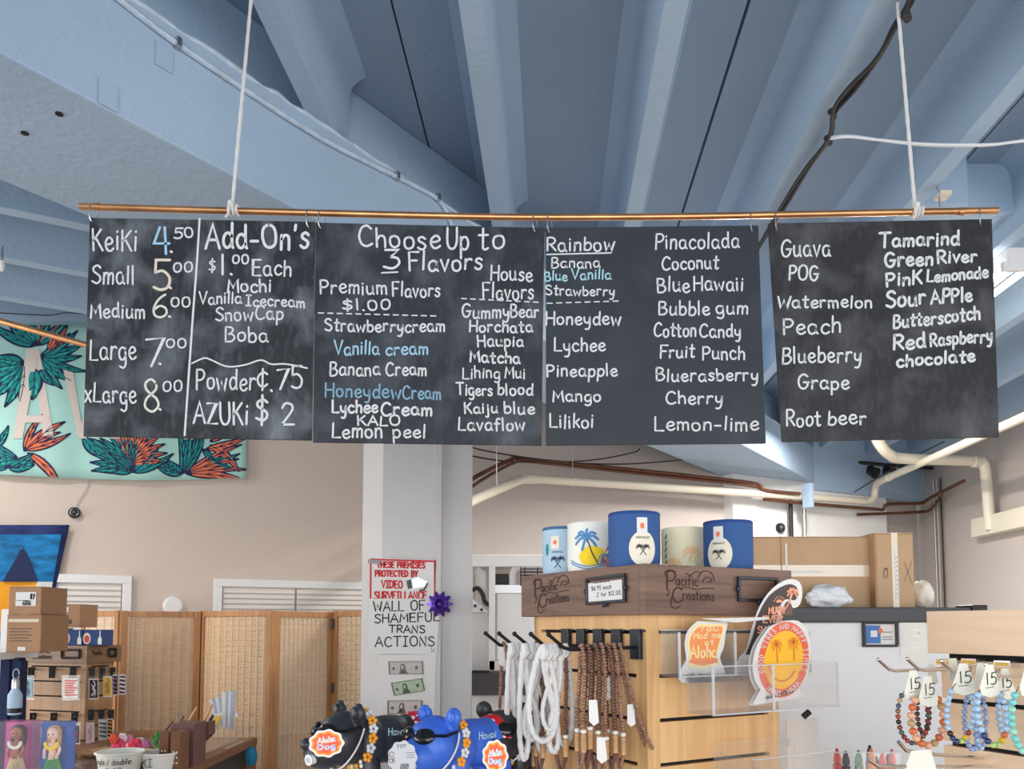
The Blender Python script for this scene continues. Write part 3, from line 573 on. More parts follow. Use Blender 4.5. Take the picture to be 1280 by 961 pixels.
for lab, pts in (('upper black wire sagging over the copper pipes', [P(560, 545, 6), P(600, 562, 6.2), P(700, 577, 6.6), P(780, 580, 6.9), P(850, 575, 7.2), P(890, 572, 7.3)]),
                 ('lower black wire sagging over the copper pipes', [P(580, 568, 6), P(640, 577, 6.3), P(730, 576, 6.8), P(790, 566, 7), P(800, 560, 7)]),
                 ('dark wire strung below the blue corner of the ceiling', [P(1068, 615, 8.3), P(1100, 595, 8), P(1140, 572, 7.6), P(1180, 552, 7)])):
    pipe('wire', lab, 'wire', pts, .006, M['cable'], k=4, n=6)
pipe('steel_conduit', 'steel conduit bending across the blue wall band at the far end', 'conduit', [P(1063, 622, 8.5), P(1062, 600, 8.5), P(1063, 582, 8.5), P(1070, 578, 8.5), P(1120, 582, 8.6), P(1165, 585, 8.8)], .02, M['cable'], k=3)
for x, l in ((1088, 'left'), (1108, 'right')):
    c = P(x, 588, 8.3); obj('spot_lamp', MB().tube([c+Vector((0, 0, .05)), c, c+Vector((.03, -.06, -.04))], [.03, .05, .06], 12), M['black'], label='small black spotlight on the far blue wall, %s one' % l, cat='lamp', smooth=True)
obj('pipe_bracket', MB(frame(P(1010, 622, 7.8), DW)).box(-.025, .025, -.05, .05, -.10, .14), M['blue'], label='pale blue bracket strapped over the cream pipe', cat='bracket', bevel=.004)
for i, x in enumerate((988, 1005)):
    a = onwall(x, 622, .2); b = onwall(x, 700, .2)
    obj('wall_conduit', MB().tube([a, Vector((a.x, a.y, .3))], .022-.004*i, 8), (M['cable'], M['steel'])[i], label=('black vertical pipe behind the cardboard boxes', 'grey vertical pipe behind the cardboard boxes')[i], cat='conduit', smooth=True)
def dome(px, py, off, r, label):
    c = onwall(px, py, off); t = thing('security_camera', label, 'camera', c); f = frame(c, DW)
    mb = MB(f @ Matrix.Rotation(R(90), 4, 'X')); mb.lathe([(0, 0), (r, 0), (r, r*.5), (r*.8, r*.9), (r*.55, r*.95)], 20); obj('housing', mb, M['black'], t, smooth=True)
    obj('lens', MB(f).ell((0, -r*.75, 0), (r*.5, r*.5, r*.5), 14, 8), M['charcoal'], t, smooth=True)
    obj('lens_ring', MB(f).tube([(r*.62*math.cos(a), -r*.96, r*.62*math.sin(a)) for a in [2*math.pi*i/16 for i in range(16)]], r*.07, 6, closed=True), M['steel'], t, smooth=True)
    return t
dome(93, 641, 0, .036, 'round black camera on the beige wall below the tropical banner')
dome(974, 660, .14, .05, 'round black camera on the far wall above the cardboard boxes')
obj('camera_wire', MB().tube([onwall(x, y, .01) for x, y in ((114, 596), (108, 612), (97, 628), (95, 634))], .0025, 6), M['steel'], label='thin wire from the banner down to the black camera', cat='wire')
c = onwall(216, 757, 0); obj('wall_sounder', MB(frame(c, DW) @ Matrix.Rotation(R(90), 4, 'X')).lathe([(0, .04), (.05, .04), (.065, .02), (.065, 0)], 20), M['white'], label='round white fitting on the wall just above the folding screen', cat='fitting', smooth=True)

# ------------------------------------------------------------------ tropical banner

BX0, BX1 = -70, 308
def bwave(px, py): return .045 + .008*math.sin(px*.045+py*.01) + .004*math.sin(px*.11)
def onban(px, py, l=0): return onwall(px, py, bwave(px, py) + l)
def bbot(x): return 595 + 3.5*math.sin((x-40)*.012) + (x/308.)*3
mb = MB(); nx, ny = 48, 12; vs = []
for j in range(ny+1):
    for i in range(nx+1):
        x = BX0+(BX1-BX0)*i/nx; y0 = 404+ (x*.004); y = y0+(bbot(x)-y0)*j/ny; vs.append(onban(x, y))
mb.add(vs, [(j*(nx+1)+i, j*(nx+1)+i+1, (j+1)*(nx+1)+i+1, (j+1)*(nx+1)+i) for j in range(ny) for i in range(nx)])
M['mint'] = mat('mint_cloth', (176, 222, 214), .8, var=.04, vscale=4)
ban = thing('tropical_banner', 'mint cloth banner with teal leaves and orange flowers on the left wall', 'banner', onwall(100, 595, .05))
clo = obj('cloth', mb, M['mint'], ban, smooth='all'); sol = clo.modifiers.new('thick', 'SOLIDIFY'); sol.thickness = .002
M['navy'] = mat('navy_print', (26, 38, 78), .8); M['teal'] = mat('teal_print', (24, 146, 146), .8, var=.25, vscale=25); M['teal2'] = mat('bright_teal_print', (46, 190, 176), .8)
M['orange'] = mat('orange_print', (240, 124, 84), .8, var=.12, vscale=20); M['pinkw'] = mat('pale_letter_print', (222, 208, 200), .8)
def clip(poly, x0, x1, yt):
    def cl(p, ins, inter):
        o = []
        for i in range(len(p)):
            a, b = p[i-1], p[i]
            if ins(b):
                if not ins(a): o.append(inter(a, b))
                o.append(b)
            elif ins(a): o.append(inter(a, b))
        return o
    def ix(v): return lambda a, b: (v, a[1]+(b[1]-a[1])*(v-a[0])/(b[0]-a[0]))
    def iy(v): return lambda a, b: (a[0]+(b[0]-a[0])*(v-a[1])/(b[1]-a[1]), v)
    for f, g_ in ((lambda p: p[0] >= x0, ix(x0)), (lambda p: p[0] <= x1, ix(x1)), (lambda p: p[1] >= yt, iy(yt))):
        poly = cl(poly, f, g_)
        if len(poly) < 3: return []
    yb = min(bbot(max(BX0, min(BX1, p[0]))) for p in poly)-.5
    poly = cl(poly, lambda p: p[1] <= yb, iy(yb)); return poly if len(poly) > 2 else []
LAY = {'pinkw': .0072, 'navy': .003, 'teal': .0045, 'teal2': .006, 'orange': .0045}
def strip(key, spine, widths, lay=0, par=None, name='leaf_print'):
    pts = spine; n = len(pts); L_ = []; R_ = []; mb = MB()
    for i, p in enumerate(pts):
        a = pts[max(0, i-1)]; b = pts[min(n-1, i+1)]; t = Vector((b[0]-a[0], b[1]-a[1])).normalized(); h = widths[i]
        L_.append((p[0]-t.y*h, p[1]+t.x*h)); R_.append((p[0]+t.y*h, p[1]-t.x*h))
    for i in range(n-1):
        q = clip([L_[i], L_[i+1], R_[i+1], R_[i]], BX0, BX1, 406)
        if q: mb.poly([onban(x, y, LAY[key]+lay) for x, y in q])
    return obj(name, mb, M[key], par or ban) if mb.f else None
def leaf(x, y, ang, ln, wd, key='teal', bend=.3, rib=True, rnd=random.Random(3), top=0):
    a = R(ang); sp = []; n = 9
    for i in range(n+1):
        t = i/n; aa = a + bend*t; x_ = x+ln*t*math.cos(aa); y_ = y-ln*t*math.sin(aa); sp.append((x_, y_))
    prof = [math.sin(math.pi*min(1, (i/n)**.75))*.5+.02 for i in range(n+1)]; nm = 'petal_print' if key == 'orange' else 'leaf_print'
    o = strip('navy', sp, [wd*p+ .8 for p in prof], top, None, nm)
    if o is None: return
    strip(key, sp[1:-1], [wd*p*.72 for p in prof[1:-1]], top+rnd.uniform(0, .0008), o, 'colour_print')
    strip('navy', sp[1:], [.5]*n, top+.0045, o, 'rib_print')
    for sd in (-1, 1):
        for k in (3, 5):
            q = sp[k]; q2 = sp[min(n, k+2)]; dx, dy = q2[0]-q[0], q2[1]-q[1]
            strip('navy', [q, (q[0]+dx*.8-sd*dy*.5*wd/ln*3, q[1]+dy*.8+sd*dx*.5*wd/ln*3)], [.5, .25], top+.0045, o, 'vein_print')
    if key == 'teal': strip('teal2', [(p[0]+wd*.16, p[1]+wd*.1) for p in sp[3:-2]], [wd*.07]*(n-4), top+.001, o, 'highlight_print')
rl = random.Random(11)
def fan(x, y, angs, ln, wd, key='teal', bend=.25, jl=.15):
    for i, a_ in enumerate(angs): leaf(x, y, a_, ln*(1+rl.uniform(-jl, jl)), wd*(1+rl.uniform(-.2, .2)), key, bend*(1 if a_ < 90 else -1), rnd=rl)
for sx_, ex in ((30, 0), (88, 1)): pass
# letters behind the leaves
def lpoly(p): 
    q = clip(p, BX0, BX1, 406)
    if q: obj('letter_stroke', MB().poly([onban(x, y, .0074) for x, y in q]), M['pinkw'], ban)
lpoly([(33, 436), (49, 436), (28, 548), (16, 548)]); lpoly([(40, 436), (49, 436), (67, 545), (54, 545)]); lpoly([(27, 519), (60, 519), (62, 528), (25, 528)])
lpoly([(79, 462), (91, 465), (104, 540), (97, 545)]); lpoly([(120, 462), (132, 462), (108, 548), (97, 548)]); lpoly([(120, 462), (132, 462), (150, 548), (138, 548)]); lpoly([(232, 462), (242, 462), (242, 549), (230, 549)])
fan(50, 445, [20, 2, -14, -32, -52, -70], 58, 11); fan(45, 432, [168, 150, 132, 100, 60, 30], 62, 12)
for a_, l_ in ((200, 50), (222, 58), (240, 60), (258, 62), (275, 50), (182, 40)): leaf(30, 452, a_, l_, 17, 'teal', -.2, rnd=rl)
leaf(42, 460, -82, 40, 20, 'teal', -.2, rnd=rl, top=.0045); leaf(50, 462, -60, 26, 10, 'teal', .2, rnd=rl, top=.0045)
fan(58, 440, [58, 38, 25], 45, 7, 'orange'); fan(48, 430, [75, 62], 40, 7, 'orange')
fan(30, 564, [78, 50, 42], 56, 10, 'orange', -.25); leaf(30, 562, 8, 62, 9, 'orange', .2, rnd=rl); leaf(34, 566, -28, 66, 11, 'orange', -.35, rnd=rl)
fan(22, 572, [175, 160, 190, 205], 40, 9); fan(10, 584, [0, 15, -8, 172, 188], 38, 9); leaf(-8, 560, 40, 34, 9, rnd=rl)
for i in range(9): leaf(168, 588, 172-i*11, 62-abs(i-3)*2.5, 11, 'teal', .15, rnd=rl)
for i in range(9): leaf(160, 580, 118-i*13, 62-i*1.5, 10, 'orange', -.2, rnd=rl)
fan(165, 590, [150, 165, 178, 10, 30], 52, 9); leaf(104, 545, -62, 40, 13, rnd=rl); leaf(112, 548, -45, 55, 13, rnd=rl)
fan(228, 592, [70, 58, 48, 82, 92], 64, 9); fan(228, 592, [178, 165, 150], 30, 9); fan(232, 592, [36, 24, 12, 2], 70, 9, 'orange', -.15)
leaf(256, 562, 10, 54, 9, 'orange', .1, rnd=rl); leaf(262, 556, -25, 50, 10, 'orange', -.3, rnd=rl); leaf(252, 560, -50, 52, 8, rnd=rl); leaf(255, 574, -8, 46, 7, rnd=rl); leaf(262, 552, 25, 40, 8, 'orange', .2, rnd=rl)

# ------------------------------------------------------------------ blue flag at the far left
flg = thing('patterned_flag', 'blue and orange flag with navy border hung on the left wall', 'flag', onwall(40, 755, .04))
def onflag(px, py, l=0): return onwall(px, py, .04+.006*math.sin(px*.12+py*.02)+.004*math.sin(py*.1)+l)
def fpoly(name, pts, m, l, sub=None):
    obj(name, MB().poly([onflag(x, y, l) for x, y in pts]), m, flg)
def fquad(name, x0t, x1t, x0b, x1b, yt, yb, m, l):
    n_ = 10; vs = []
    for j in range(n_+1):
        for i in range(n_+1):
            t = j/n_; s_ = i/n_; vs.append(onflag((x0t+(x0b-x0t)*t)*(1-s_)+(x1t+(x1b-x1t)*t)*s_, yt+(yb-yt)*t, l))
    return obj(name, MB().add(vs, [(j*(n_+1)+i, j*(n_+1)+i+1, (j+1)*(n_+1)+i+1, (j+1)*(n_+1)+i) for j in range(n_) for i in range(n_)]), m, flg, smooth='all')
M['flagnavy'] = mat('navy_flag_cloth', (34, 48, 104), .8, var=.35, vscale=14, stretch=(1, 1, 2.5)); M['flagcyan'] = mat('cyan_flag_cloth', (14, 116, 176), .8, var=.5, vscale=9, stretch=(1, 1, 3)); M['flagor'] = mat('orange_flag_cloth', (238, 160, 34), .8, var=.1)
o_ = fquad('border', -90, 87, -96, 65, 656, 754, M['flagnavy'], 0); s_ = o_.modifiers.new('thick', 'SOLIDIFY'); s_.thickness = .002
fquad('sky_print', -82, 76.5, -88, 66, 668, 727, M['flagcyan'], .004); fquad('orange_print', -82, 46, -88, 40, 727, 800, M['flagor'], .0045); fquad('pale_print', 46, 66, 40, 62, 727, 752, M['paper'], .0045)
fpoly('peak_print', [(27, 682), (20, 698), (3, 727), (47, 727), (40, 706), (34, 692)], M['navy'], .012); fpoly('peak_line', [(26.4, 684), (27.4, 684), (26, 727), (24.6, 727)], M['teal2'], .0135)
fpoly('lower_print', [(-60, 790), (-60, 830), (30, 830), (30, 790)], M['flagcyan'], .008)

# ------------------------------------------------------------------ folding screen
M['reed'] = mat('bamboo_reed', (214, 172, 126), .6, var=.16, vscale=14, stretch=(1, 1, 12)); M['warp'] = mat('pale_warp_thread', (228, 212, 190), .8); M['reed2'] = mat('pale_bamboo_reed', (226, 196, 164), .6, var=.12, vscale=14, stretch=(1, 1, 12))
scr = thing('folding_screen', 'woven bamboo folding screen with brown wood frames along the left wall', 'screen', P(280, 900, 4.5)*1.0)
WL[scr.name] = Vector((-1.6, 4.6, 0)); scr.location = (-1.6, 4.6, 0)
def panel(xa, Ya, xb, Yb_, thr, seed, pale=False):
    a = P(xa, 764, Ya); b = P(xb, 764, Yb_); a.z = b.z = 0; H = EYE+.016*Ya+.012; d = b-a; L_ = d.length; f = frame(a, d); rn = random.Random(seed); t = .038
    pn = obj('panel_frame', MB(f).box(0, t, -.012, .012, .03, H), M['frame_wood'], scr, bevel=.003)
    obj('panel_frame', MB(f).box(L_-t, L_, -.012, .012, .03, H), M['frame_wood'], scr, bevel=.003)
    obj('panel_rail', MB(f).box(t, L_-t, -.011, .011, H-.036, H-.002), M['frame_wood'], scr, bevel=.003); obj('panel_rail', MB(f).box(t, L_-t, -.011, .011, .03, .08), M['frame_wood'], scr)
    w_ = MB(f); z = .085
    while z < H-.04:
        y = rn.uniform(-.0015, .0015); w_.box(t, L_-t, y-.0025, y+.0025, z, z+.0082); z += .0108
    obj('bamboo_weave', w_, M['reed2' if pale else 'reed'], scr, kind='stuff')
    w_ = MB(f)
    for x in thr:
        x = t+(L_-2*t)*x
        for q in range(3): w_.box(x+(q-1)*.0045-.0012, x+(q-1)*.0045+.0012, -.0055, .0055, .08, H-.035)
    obj('warp_threads', w_, M['warp'], scr, kind='stuff')
U = lambda n_: [(i+.5)/n_ for i in range(n_)]
panel(104, 4.95, 150, 4.72, U(4), 1, True); panel(151, 4.50, 251, 4.72, U(7), 2); panel(252, 4.74, 341, 4.40, U(10), 3); panel(341, 4.42, 417, 4.68, U(11), 4); panel(418, 4.66, 480, 4.42, U(8), 5)
for y in (780, 860): obj('hinge', MB(frame(P(416, y, 4.64), (1, 0, 0))).box(-.008, .008, -.006, .006, -.03, .03), M['black'], scr)
# ------------------------------------------------------------------ signs on the column
SF = lambda px, py, l=0: P(px, py, 3.575-l)
def sheet(name, label, cat, quad, m, lay=0, th=.0015):
    f = [SF(x, y, lay) for x, y in quad]; t = thing(name, label, cat, (f[0]+f[2])/2)
    obj('sheet', MB().hexa(f, [v+Vector((0, th, 0)) for v in f]), m, t); return t
sg = sheet('warning_sign', 'white and red video surveillance warning sign on the white column', 'sign', [(462, 697), (545, 700), (544, 750), (461, 752)], M['paper'], 0)
fr_ = MB()
for pts in ([(463, 750), (463.5, 699)], [(463.5, 699), (543, 701.5), (543.5, 748)]): ribbon(fr_, pts, 2.2, lambda x, y: SF(x, y, .001))
obj('red_border', fr_, M['redink'], sg)
for tx, x0, x1, y0, y1, cap in (('THESE PREMISES', 471, 531, 709, 710, 7), ('PROTECTED BY', 469, 522, 720, 720.5, 7), ('VIDEO', 477, 503, 734.5, 735, 9), ('SURVEILLANCE', 468, 533, 748.5, 748.5, 9)):
    mb = MB(); letter(mb, tx, x0, x1, y0, y1, cap, 2.0, lambda x, y: SF(x, y, .001), 0); obj('red_lettering', mb, M['redink'], sg)
mb = MB(); mb.prism([SF(x, y, .001) for x, y in ((509, 727), (522, 721), (534, 727), (532, 733), (514, 736))], (0, -.001, 0)); obj('camera_drawing', mb, M['steel'], sg)
mb = MB(); mb.prism([SF(x, y, .0022) for x, y in ((508, 726), (514, 724), (516, 735), (510, 736))], (0, -.001, 0)); obj('camera_lens_drawing', mb, M['charcoal'], sg); obj('camera_arm_drawing', MB().tube([SF(534, 729, .003), SF(530, 737, .003), SF(524, 738, .003)], .004, 6), M['charcoal'], sg)
obj('tape_piece', MB().prism([SF(x, y, .002) for x, y in ((460, 699), (475, 700), (475, 705), (460, 704))], (0, -.0006, 0)), mat('grey_tape', (150, 148, 148), .5), sg)
wn = sheet('handwritten_sign', 'white handwritten sign reading WALL OF SHAMEFUL TRANSACTIONS on the column', 'sign', [(461, 748), (550, 748), (546, 818), (461, 817)], M['paper'], .003)
for tx, x0, x1, y0, y1, cap in (('WALL OF', 467, 531, 764, 762.5, 12), ('SHAMEFUL', 468, 549, 778.5, 776, 11), ('TRANS', 486, 531, 790, 791, 9), ('ACTIONS', 469, 543, 808, 807, 12)):
    mb = MB(); letter(mb, tx, x0, x1, y0, y1, cap, 1.6, lambda x, y: SF(x, y, .004), .03); obj('pen_lettering', mb, M['ink'], wn)
mb = MB(); ribbon(mb, catmull([(539, 815), (541, 812.5), (543, 815)]), .6, lambda x, y: SF(x, y, .004)); ribbon(mb, [(539, 810), (539.6, 811)], .8, lambda x, y: SF(x, y, .004)); ribbon(mb, [(543, 810), (543, 811)], .8, lambda x, y: SF(x, y, .004)); obj('pen_lettering', mb, M['ink'], wn)
# purple gift bow
bc = SF(550, 755, .03); bow = thing('gift_bow', 'shiny purple gift bow stuck at the corner of the handwritten sign', 'bow', bc)
M['purple'] = mat('purple_foil', (96, 62, 168), .22, .55, var=.25, vscale=40)
mb = MB()
for k in range(10):
    a = 2*math.pi*k/10; 
    for lay_, ln in ((0, .058), (1, .036)):
        aa = a+lay_*.3; u = Vector((math.cos(aa), 0, math.sin(aa))); v = Vector((-math.sin(aa), 0, math.cos(aa))); y = Vector((0, -1, 0)); wv = .013
        p = [u*.006+y*.002, u*ln*.6+y*(.022+lay_*.012), u*ln+y*(.012+lay_*.016), u*ln*.55+y*(.0-.0+lay_*.012)]
        vs = [bc+q+v*wv*(.5 if i == 0 else 1)*(.25 if i == 2 else 1)*s_ for i, q in enumerate(p) for s_ in (-1, 1)]
        mb.add(vs, [(0, 1, 3, 2), (2, 3, 5, 4), (4, 5, 7, 6), (6, 7, 1, 0)])
obj('loops', mb, M['purple'], bow); obj('centre', MB().ell(bc+Vector((0, -.02, 0)), .012, 10, 6), M['purple'], bow, smooth=True)
pg = sheet('bill_page', 'white page with three banknotes taped to the white column', 'paper', [(473, 818), (545, 818), (542, 922), (470, 922)], M['paper'], .0015)
mb = MB(); letter(mb, 'Y U DO DIS?', 477, 537, 906, 905, 6, .9, lambda x, y: SF(x, y, .003), .03); obj('pen_lettering', mb, M['ink'], pg)
def bill(label, quad, base, dark_):
    t = sheet('banknote', label, 'banknote', quad, mat('bill_paper_'+str(base[0]), base, .8, var=.12, vscale=60), .004, .0008)
    c = [sum(q[0] for q in quad)/4, sum(q[1] for q in quad)/4]; ux = ((quad[1][0]-quad[0][0])/2, (quad[1][1]-quad[0][1])/2); vx = ((quad[3][0]-quad[0][0])/2, (quad[3][1]-quad[0][1])/2)
    fn = lambda u, v, l=.0048: SF(c[0]+ux[0]*u+vx[0]*v, c[1]+ux[1]*u+vx[1]*v, l)
    dm = mat('bill_ink_'+str(dark_[0]), dark_, .8, var=.3, vscale=80); mb = MB()
    for k in range(4): ribbon(mb, [((-.94, -.86), (.94, -.86), (.94, .86), (-.94, .86), (-.94, -.86))[k], ((-.94, -.86), (.94, -.86), (.94, .86), (-.94, .86), (-.94, -.86))[k+1]], .07, fn)
    mb.poly([fn(-.18+.17*math.cos(a)*.9, .62*math.sin(a)) for a in [2*math.pi*i/14 for i in range(14)]]); mb.poly([fn(-.42, .85), fn(.08, .85), fn(0, .35), fn(-.34, .35)])
    mb.poly([fn(.6+.1*math.cos(a), .28*math.sin(a)) for a in [2*math.pi*i/12 for i in range(12)]]); mb.poly([fn(-.7+.08*math.cos(a), .1+.22*math.sin(a)) for a in [2*math.pi*i/12 for i in range(12)]])
    obj('bill_print', mb, dm, t)
    mb = MB(); mb.poly([fn(-.2+.07*math.cos(a), -.1+.3*math.sin(a), .0052) for a in [2*math.pi*i/12 for i in range(12)]]); obj('portrait_face', mb, mat('portrait_tint_'+str(base[0]), base, .8), t)
    return t
bill('topmost grey banknote of the three taped to the column', [(485, 826), (529, 825.5), (529.5, 843.5), (486, 843)], (196, 190, 186), (120, 112, 110))
bill('green creased banknote, middle of the three on the column', [(489, 853), (529, 847), (529, 864), (493, 870)], (178, 190, 166), (84, 104, 78))
bill('lowest brownish banknote of the three on the column', [(484, 875), (528.5, 874.5), (528, 892.5), (484, 893)], (200, 190, 184), (110, 92, 92))

# ------------------------------------------------------------------ white machine behind the column
mc = thing('shop_machine', 'tall white metal machine cabinet with exposed fittings right of the column', 'machine', (P(640, 960, 4.5).x, 4.6, 0))
def bq(n_, m, x0, x1, y0, y1, Y, d, par=mc, **k):
    a = P(x0, y1, Y); b = P(x1, y0, Y); return obj(n_, MB().box(a.x, b.x, Y, Y+d, a.z, b.z), m, par, **k)
z0 = P(590, 960, 4.5)
obj('cabinet_body', MB().box(P(585, 900, 4.8).x, P(700, 900, 4.8).x, 4.8, 5.2, 0, P(600, 700, 4.8).z), M['grey'], mc)
bq('top_rail', M['white'], 586, 700, 693, 708, 4.5, .35, bevel=.004); bq('post', M['white'], 611, 619, 706, 838, 4.5, .05, bevel=.003); bq('post', M['white'], 586, 590.5, 706, 960, 4.5, .05)
bq('side_panel', M['white'], 590, 611, 766, 838, 4.56, .04); bq('door_panel', M['white'], 621, 700, 741, 824, 4.52, .04, bevel=.006); bq('door_header', M['steel'], 617, 700, 731, 741, 4.51, .05)
bq('rail', M['white'], 611, 700, 826, 838, 4.5, .05); bq('grey_band', M['dgrey'], 588, 700, 840, 869, 4.42, .15, bevel=.004); bq('grille_slot', M['black'], 590, 612, 838, 841, 4.41, .02)
bq('lower_panel', M['white'], 586, 700, 869, 975, 4.5, .2)
obj('lower_body', MB().box(P(586, 900, 4.5).x, P(700, 900, 4.5).x, 4.5, 4.8, 0, P(600, 975, 4.5).z+.01), M['white'], mc)
a = P(599, 713, 4.6); b = P(600, 765, 4.6)
obj('arm', MB().tube([P(595, 712, 4.58), P(602, 716, 4.58), P(603, 745, 4.58), P(600, 764, 4.58)], [.03, .036, .036, .03], 10), M['white'], mc, smooth=True)
obj('hose', MB().tube([P(x, y, 4.52) for x, y in catmull([(590, 738), (597, 735), (603, 742), (606, 752), (613, 757)], 4)], .012, 8), M['cable'], mc, smooth=True)
obj('bracket_plate', MB().prism([P(x, y, 4.5) for x, y in ((590, 748), (590, 765), (611, 765))], (0, .02, 0)), M['white'], mc)
for x, y in ((594, 757), (602, 762)): obj('bolt', MB().tube([P(x, y, 4.5), P(x, y, 4.47)], .009, 8), M['black'], mc)
bq('dark_box', M['black'], 618, 636, 717, 730, 4.6, .1, bevel=.004); obj('elbow', MB().tube([P(x, y, 4.55) for x, y in catmull([(641, 732), (641, 716), (647, 709), (660, 708), (690, 709)], 4)], .02, 8), M['white'], mc, smooth=True)
gr = MB()
for k in range(6): gr.tube([P(650, 711+k*4, 4.5), P(690, 711+k*4, 4.5)], .0035, 6)
for x in (651, 656, 672): gr.tube([P(x, 709, 4.5), P(x, 732, 4.5)], .0035, 6)
obj('wire_rack', gr, M['black'], mc)

# ------------------------------------------------------------------ counters below the frame
ct = thing('front_counter', 'low counter carrying the front displays', 'counter', (.2, 1.9, 0))
obj('counter_body', MB().box(-.5, 1.75, 1.15, 2.2, 0, .91), M['dgrey'], ct); obj('countertop', MB().box(-.55, 1.8, 1.1, 2.23, .91, .95), M['counterwood'], ct, bevel=.004)
lc = thing('left_counter', 'brown topped counter in front of the folding screen', 'counter', (-1.6, 3.2, 0))
zc = PZ(322, 921, 1.02).z; yc_ = PZ(322, 921.5, 1.02).y; xc_ = PZ(322, 921.5, 1.02).x
lpl = lambda e: [(-1.85+e, 1.75+e), (xc_-e, 1.75+e), (xc_-e, yc_-e), (-1.7-e, yc_-e), (-1.7-e, 4.12-e), (-2.5+e, 4.12-e), (-2.5+e, 3.5+e), (-1.85+e, 3.5+e)]
obj('countertop', MB().plan(lpl(0), .985, 1.02), M['counterwood'], lc, bevel=.004)
obj('counter_body', MB().plan(lpl(.03), 0, .985), M['dgrey'], lc); obj('corner_post', MB().box(xc_-.07, xc_-.003, yc_-.07, yc_-.003, 0, .985), M['counterwood'], lc, bevel=.003)
obj('glass_top', MB().box(-1.8, xc_-.06, 2.1, yc_-.05, 1.0205, 1.024), M['clear'], lc)
obj('blue_ornament', MB().ell(P(314, 945, 3.72), (.03, .02, .045), 8, 6), mat('blue_cloth', (40, 130, 170), .8, var=.3, vscale=50), label='small blue trinket hanging at the counter corner post', cat='ornament')

# ------------------------------------------------------------------ spinner displays
def display(C0, az, wl_, wr, ztop, zhead, zbot, slot0, pitch, label, mh, mb_, labels=True, inset=.022):
    """square spinner display: C0 near corner, left face runs away to the left, right face to the right"""
    dl = Vector((-math.sin(az), math.cos(az), 0)); dr = Vector((math.cos(az), math.sin(az), 0))
    f = frame((C0[0], C0[1], 0), dr)                 # x along the right face, y along the left face (away)
    t = thing('spinner_display', label, 'display', (C0[0]+dl.x*wl_/2+dr.x*wr/2, C0[1]+dl.y*wl_/2+dr.y*wr/2, zbot))
    e = .016
    obj('header_board', MB(f).box(0, wr, 0, e, zhead, ztop), mh, t, bevel=.0015); obj('header_board', MB(f).box(0, e, e, wl_, zhead, ztop), mh, t, bevel=.0015)
    obj('header_board', MB(f).box(e, wr, wl_-e, wl_, zhead, ztop), mh, t, bevel=.0015); obj('header_board', MB(f).box(wr-e, wr, e, wl_-e, zhead, ztop), mh, t, bevel=.0015)
    obj('lid', MB(f).box(e, wr-e, e, wl_-e, ztop-.012, ztop-.001), mh, t)
    i_ = inset
    obj('core', MB(f).box(i_+.012, wr-i_-.012, i_+.012, wl_-i_-.012, zbot, zhead+.02), M['dark'], t)
    st = .03
    for (a0, a1, b0, b1) in ((i_, i_+st, i_, i_+.012), (wr-i_-st, wr-i_, i_, i_+.012), (i_, i_+.012, i_+.012, i_+st), (i_, i_+.012, wl_-i_-st, wl_-i_)):
        obj('corner_strip', MB(f).box(a0, a1, b0, b1, zbot, zhead), mb_, t)
    zs = [zhead+.0]; z = slot0
    while z > zbot: zs += [z+.0035, z-.0035]; z -= pitch
    zs += [zbot]
    for hi, lo in zip(zs[::2], zs[1::2]):
        if hi-lo < .004: continue
        obj('slat_board', MB(f).box(i_+st, wr-i_-st, i_, i_+.012, lo, hi), mb_, t); obj('slat_board', MB(f).box(i_, i_+.012, i_+st, wl_-i_-st, lo, hi), mb_, t)
    obj('back_board', MB(f).box(wr-i_-.012, wr-i_, i_+.012, wl_-i_, zbot, zhead), mb_, t); obj('back_board', MB(f).box(i_, wr-i_-.012, wl_-i_-.012, wl_-i_, zbot, zhead), mb_, t)
    return t, f
C1 = P(804.5, 704, 1.45); AZ1 = R(29.5); WL1, WR1 = .443, .385
ZT, ZH = C1.z, P(804.5, 768, 1.45).z
ds, F1 = display((C1.x, C1.y), AZ1, WL1, WR1, ZT, ZH, .95, P(800, 790, 1.47).z, .0815, 'large wooden spinner display with dark header holding necklaces and stickers', M['walnut'], M['maple'])
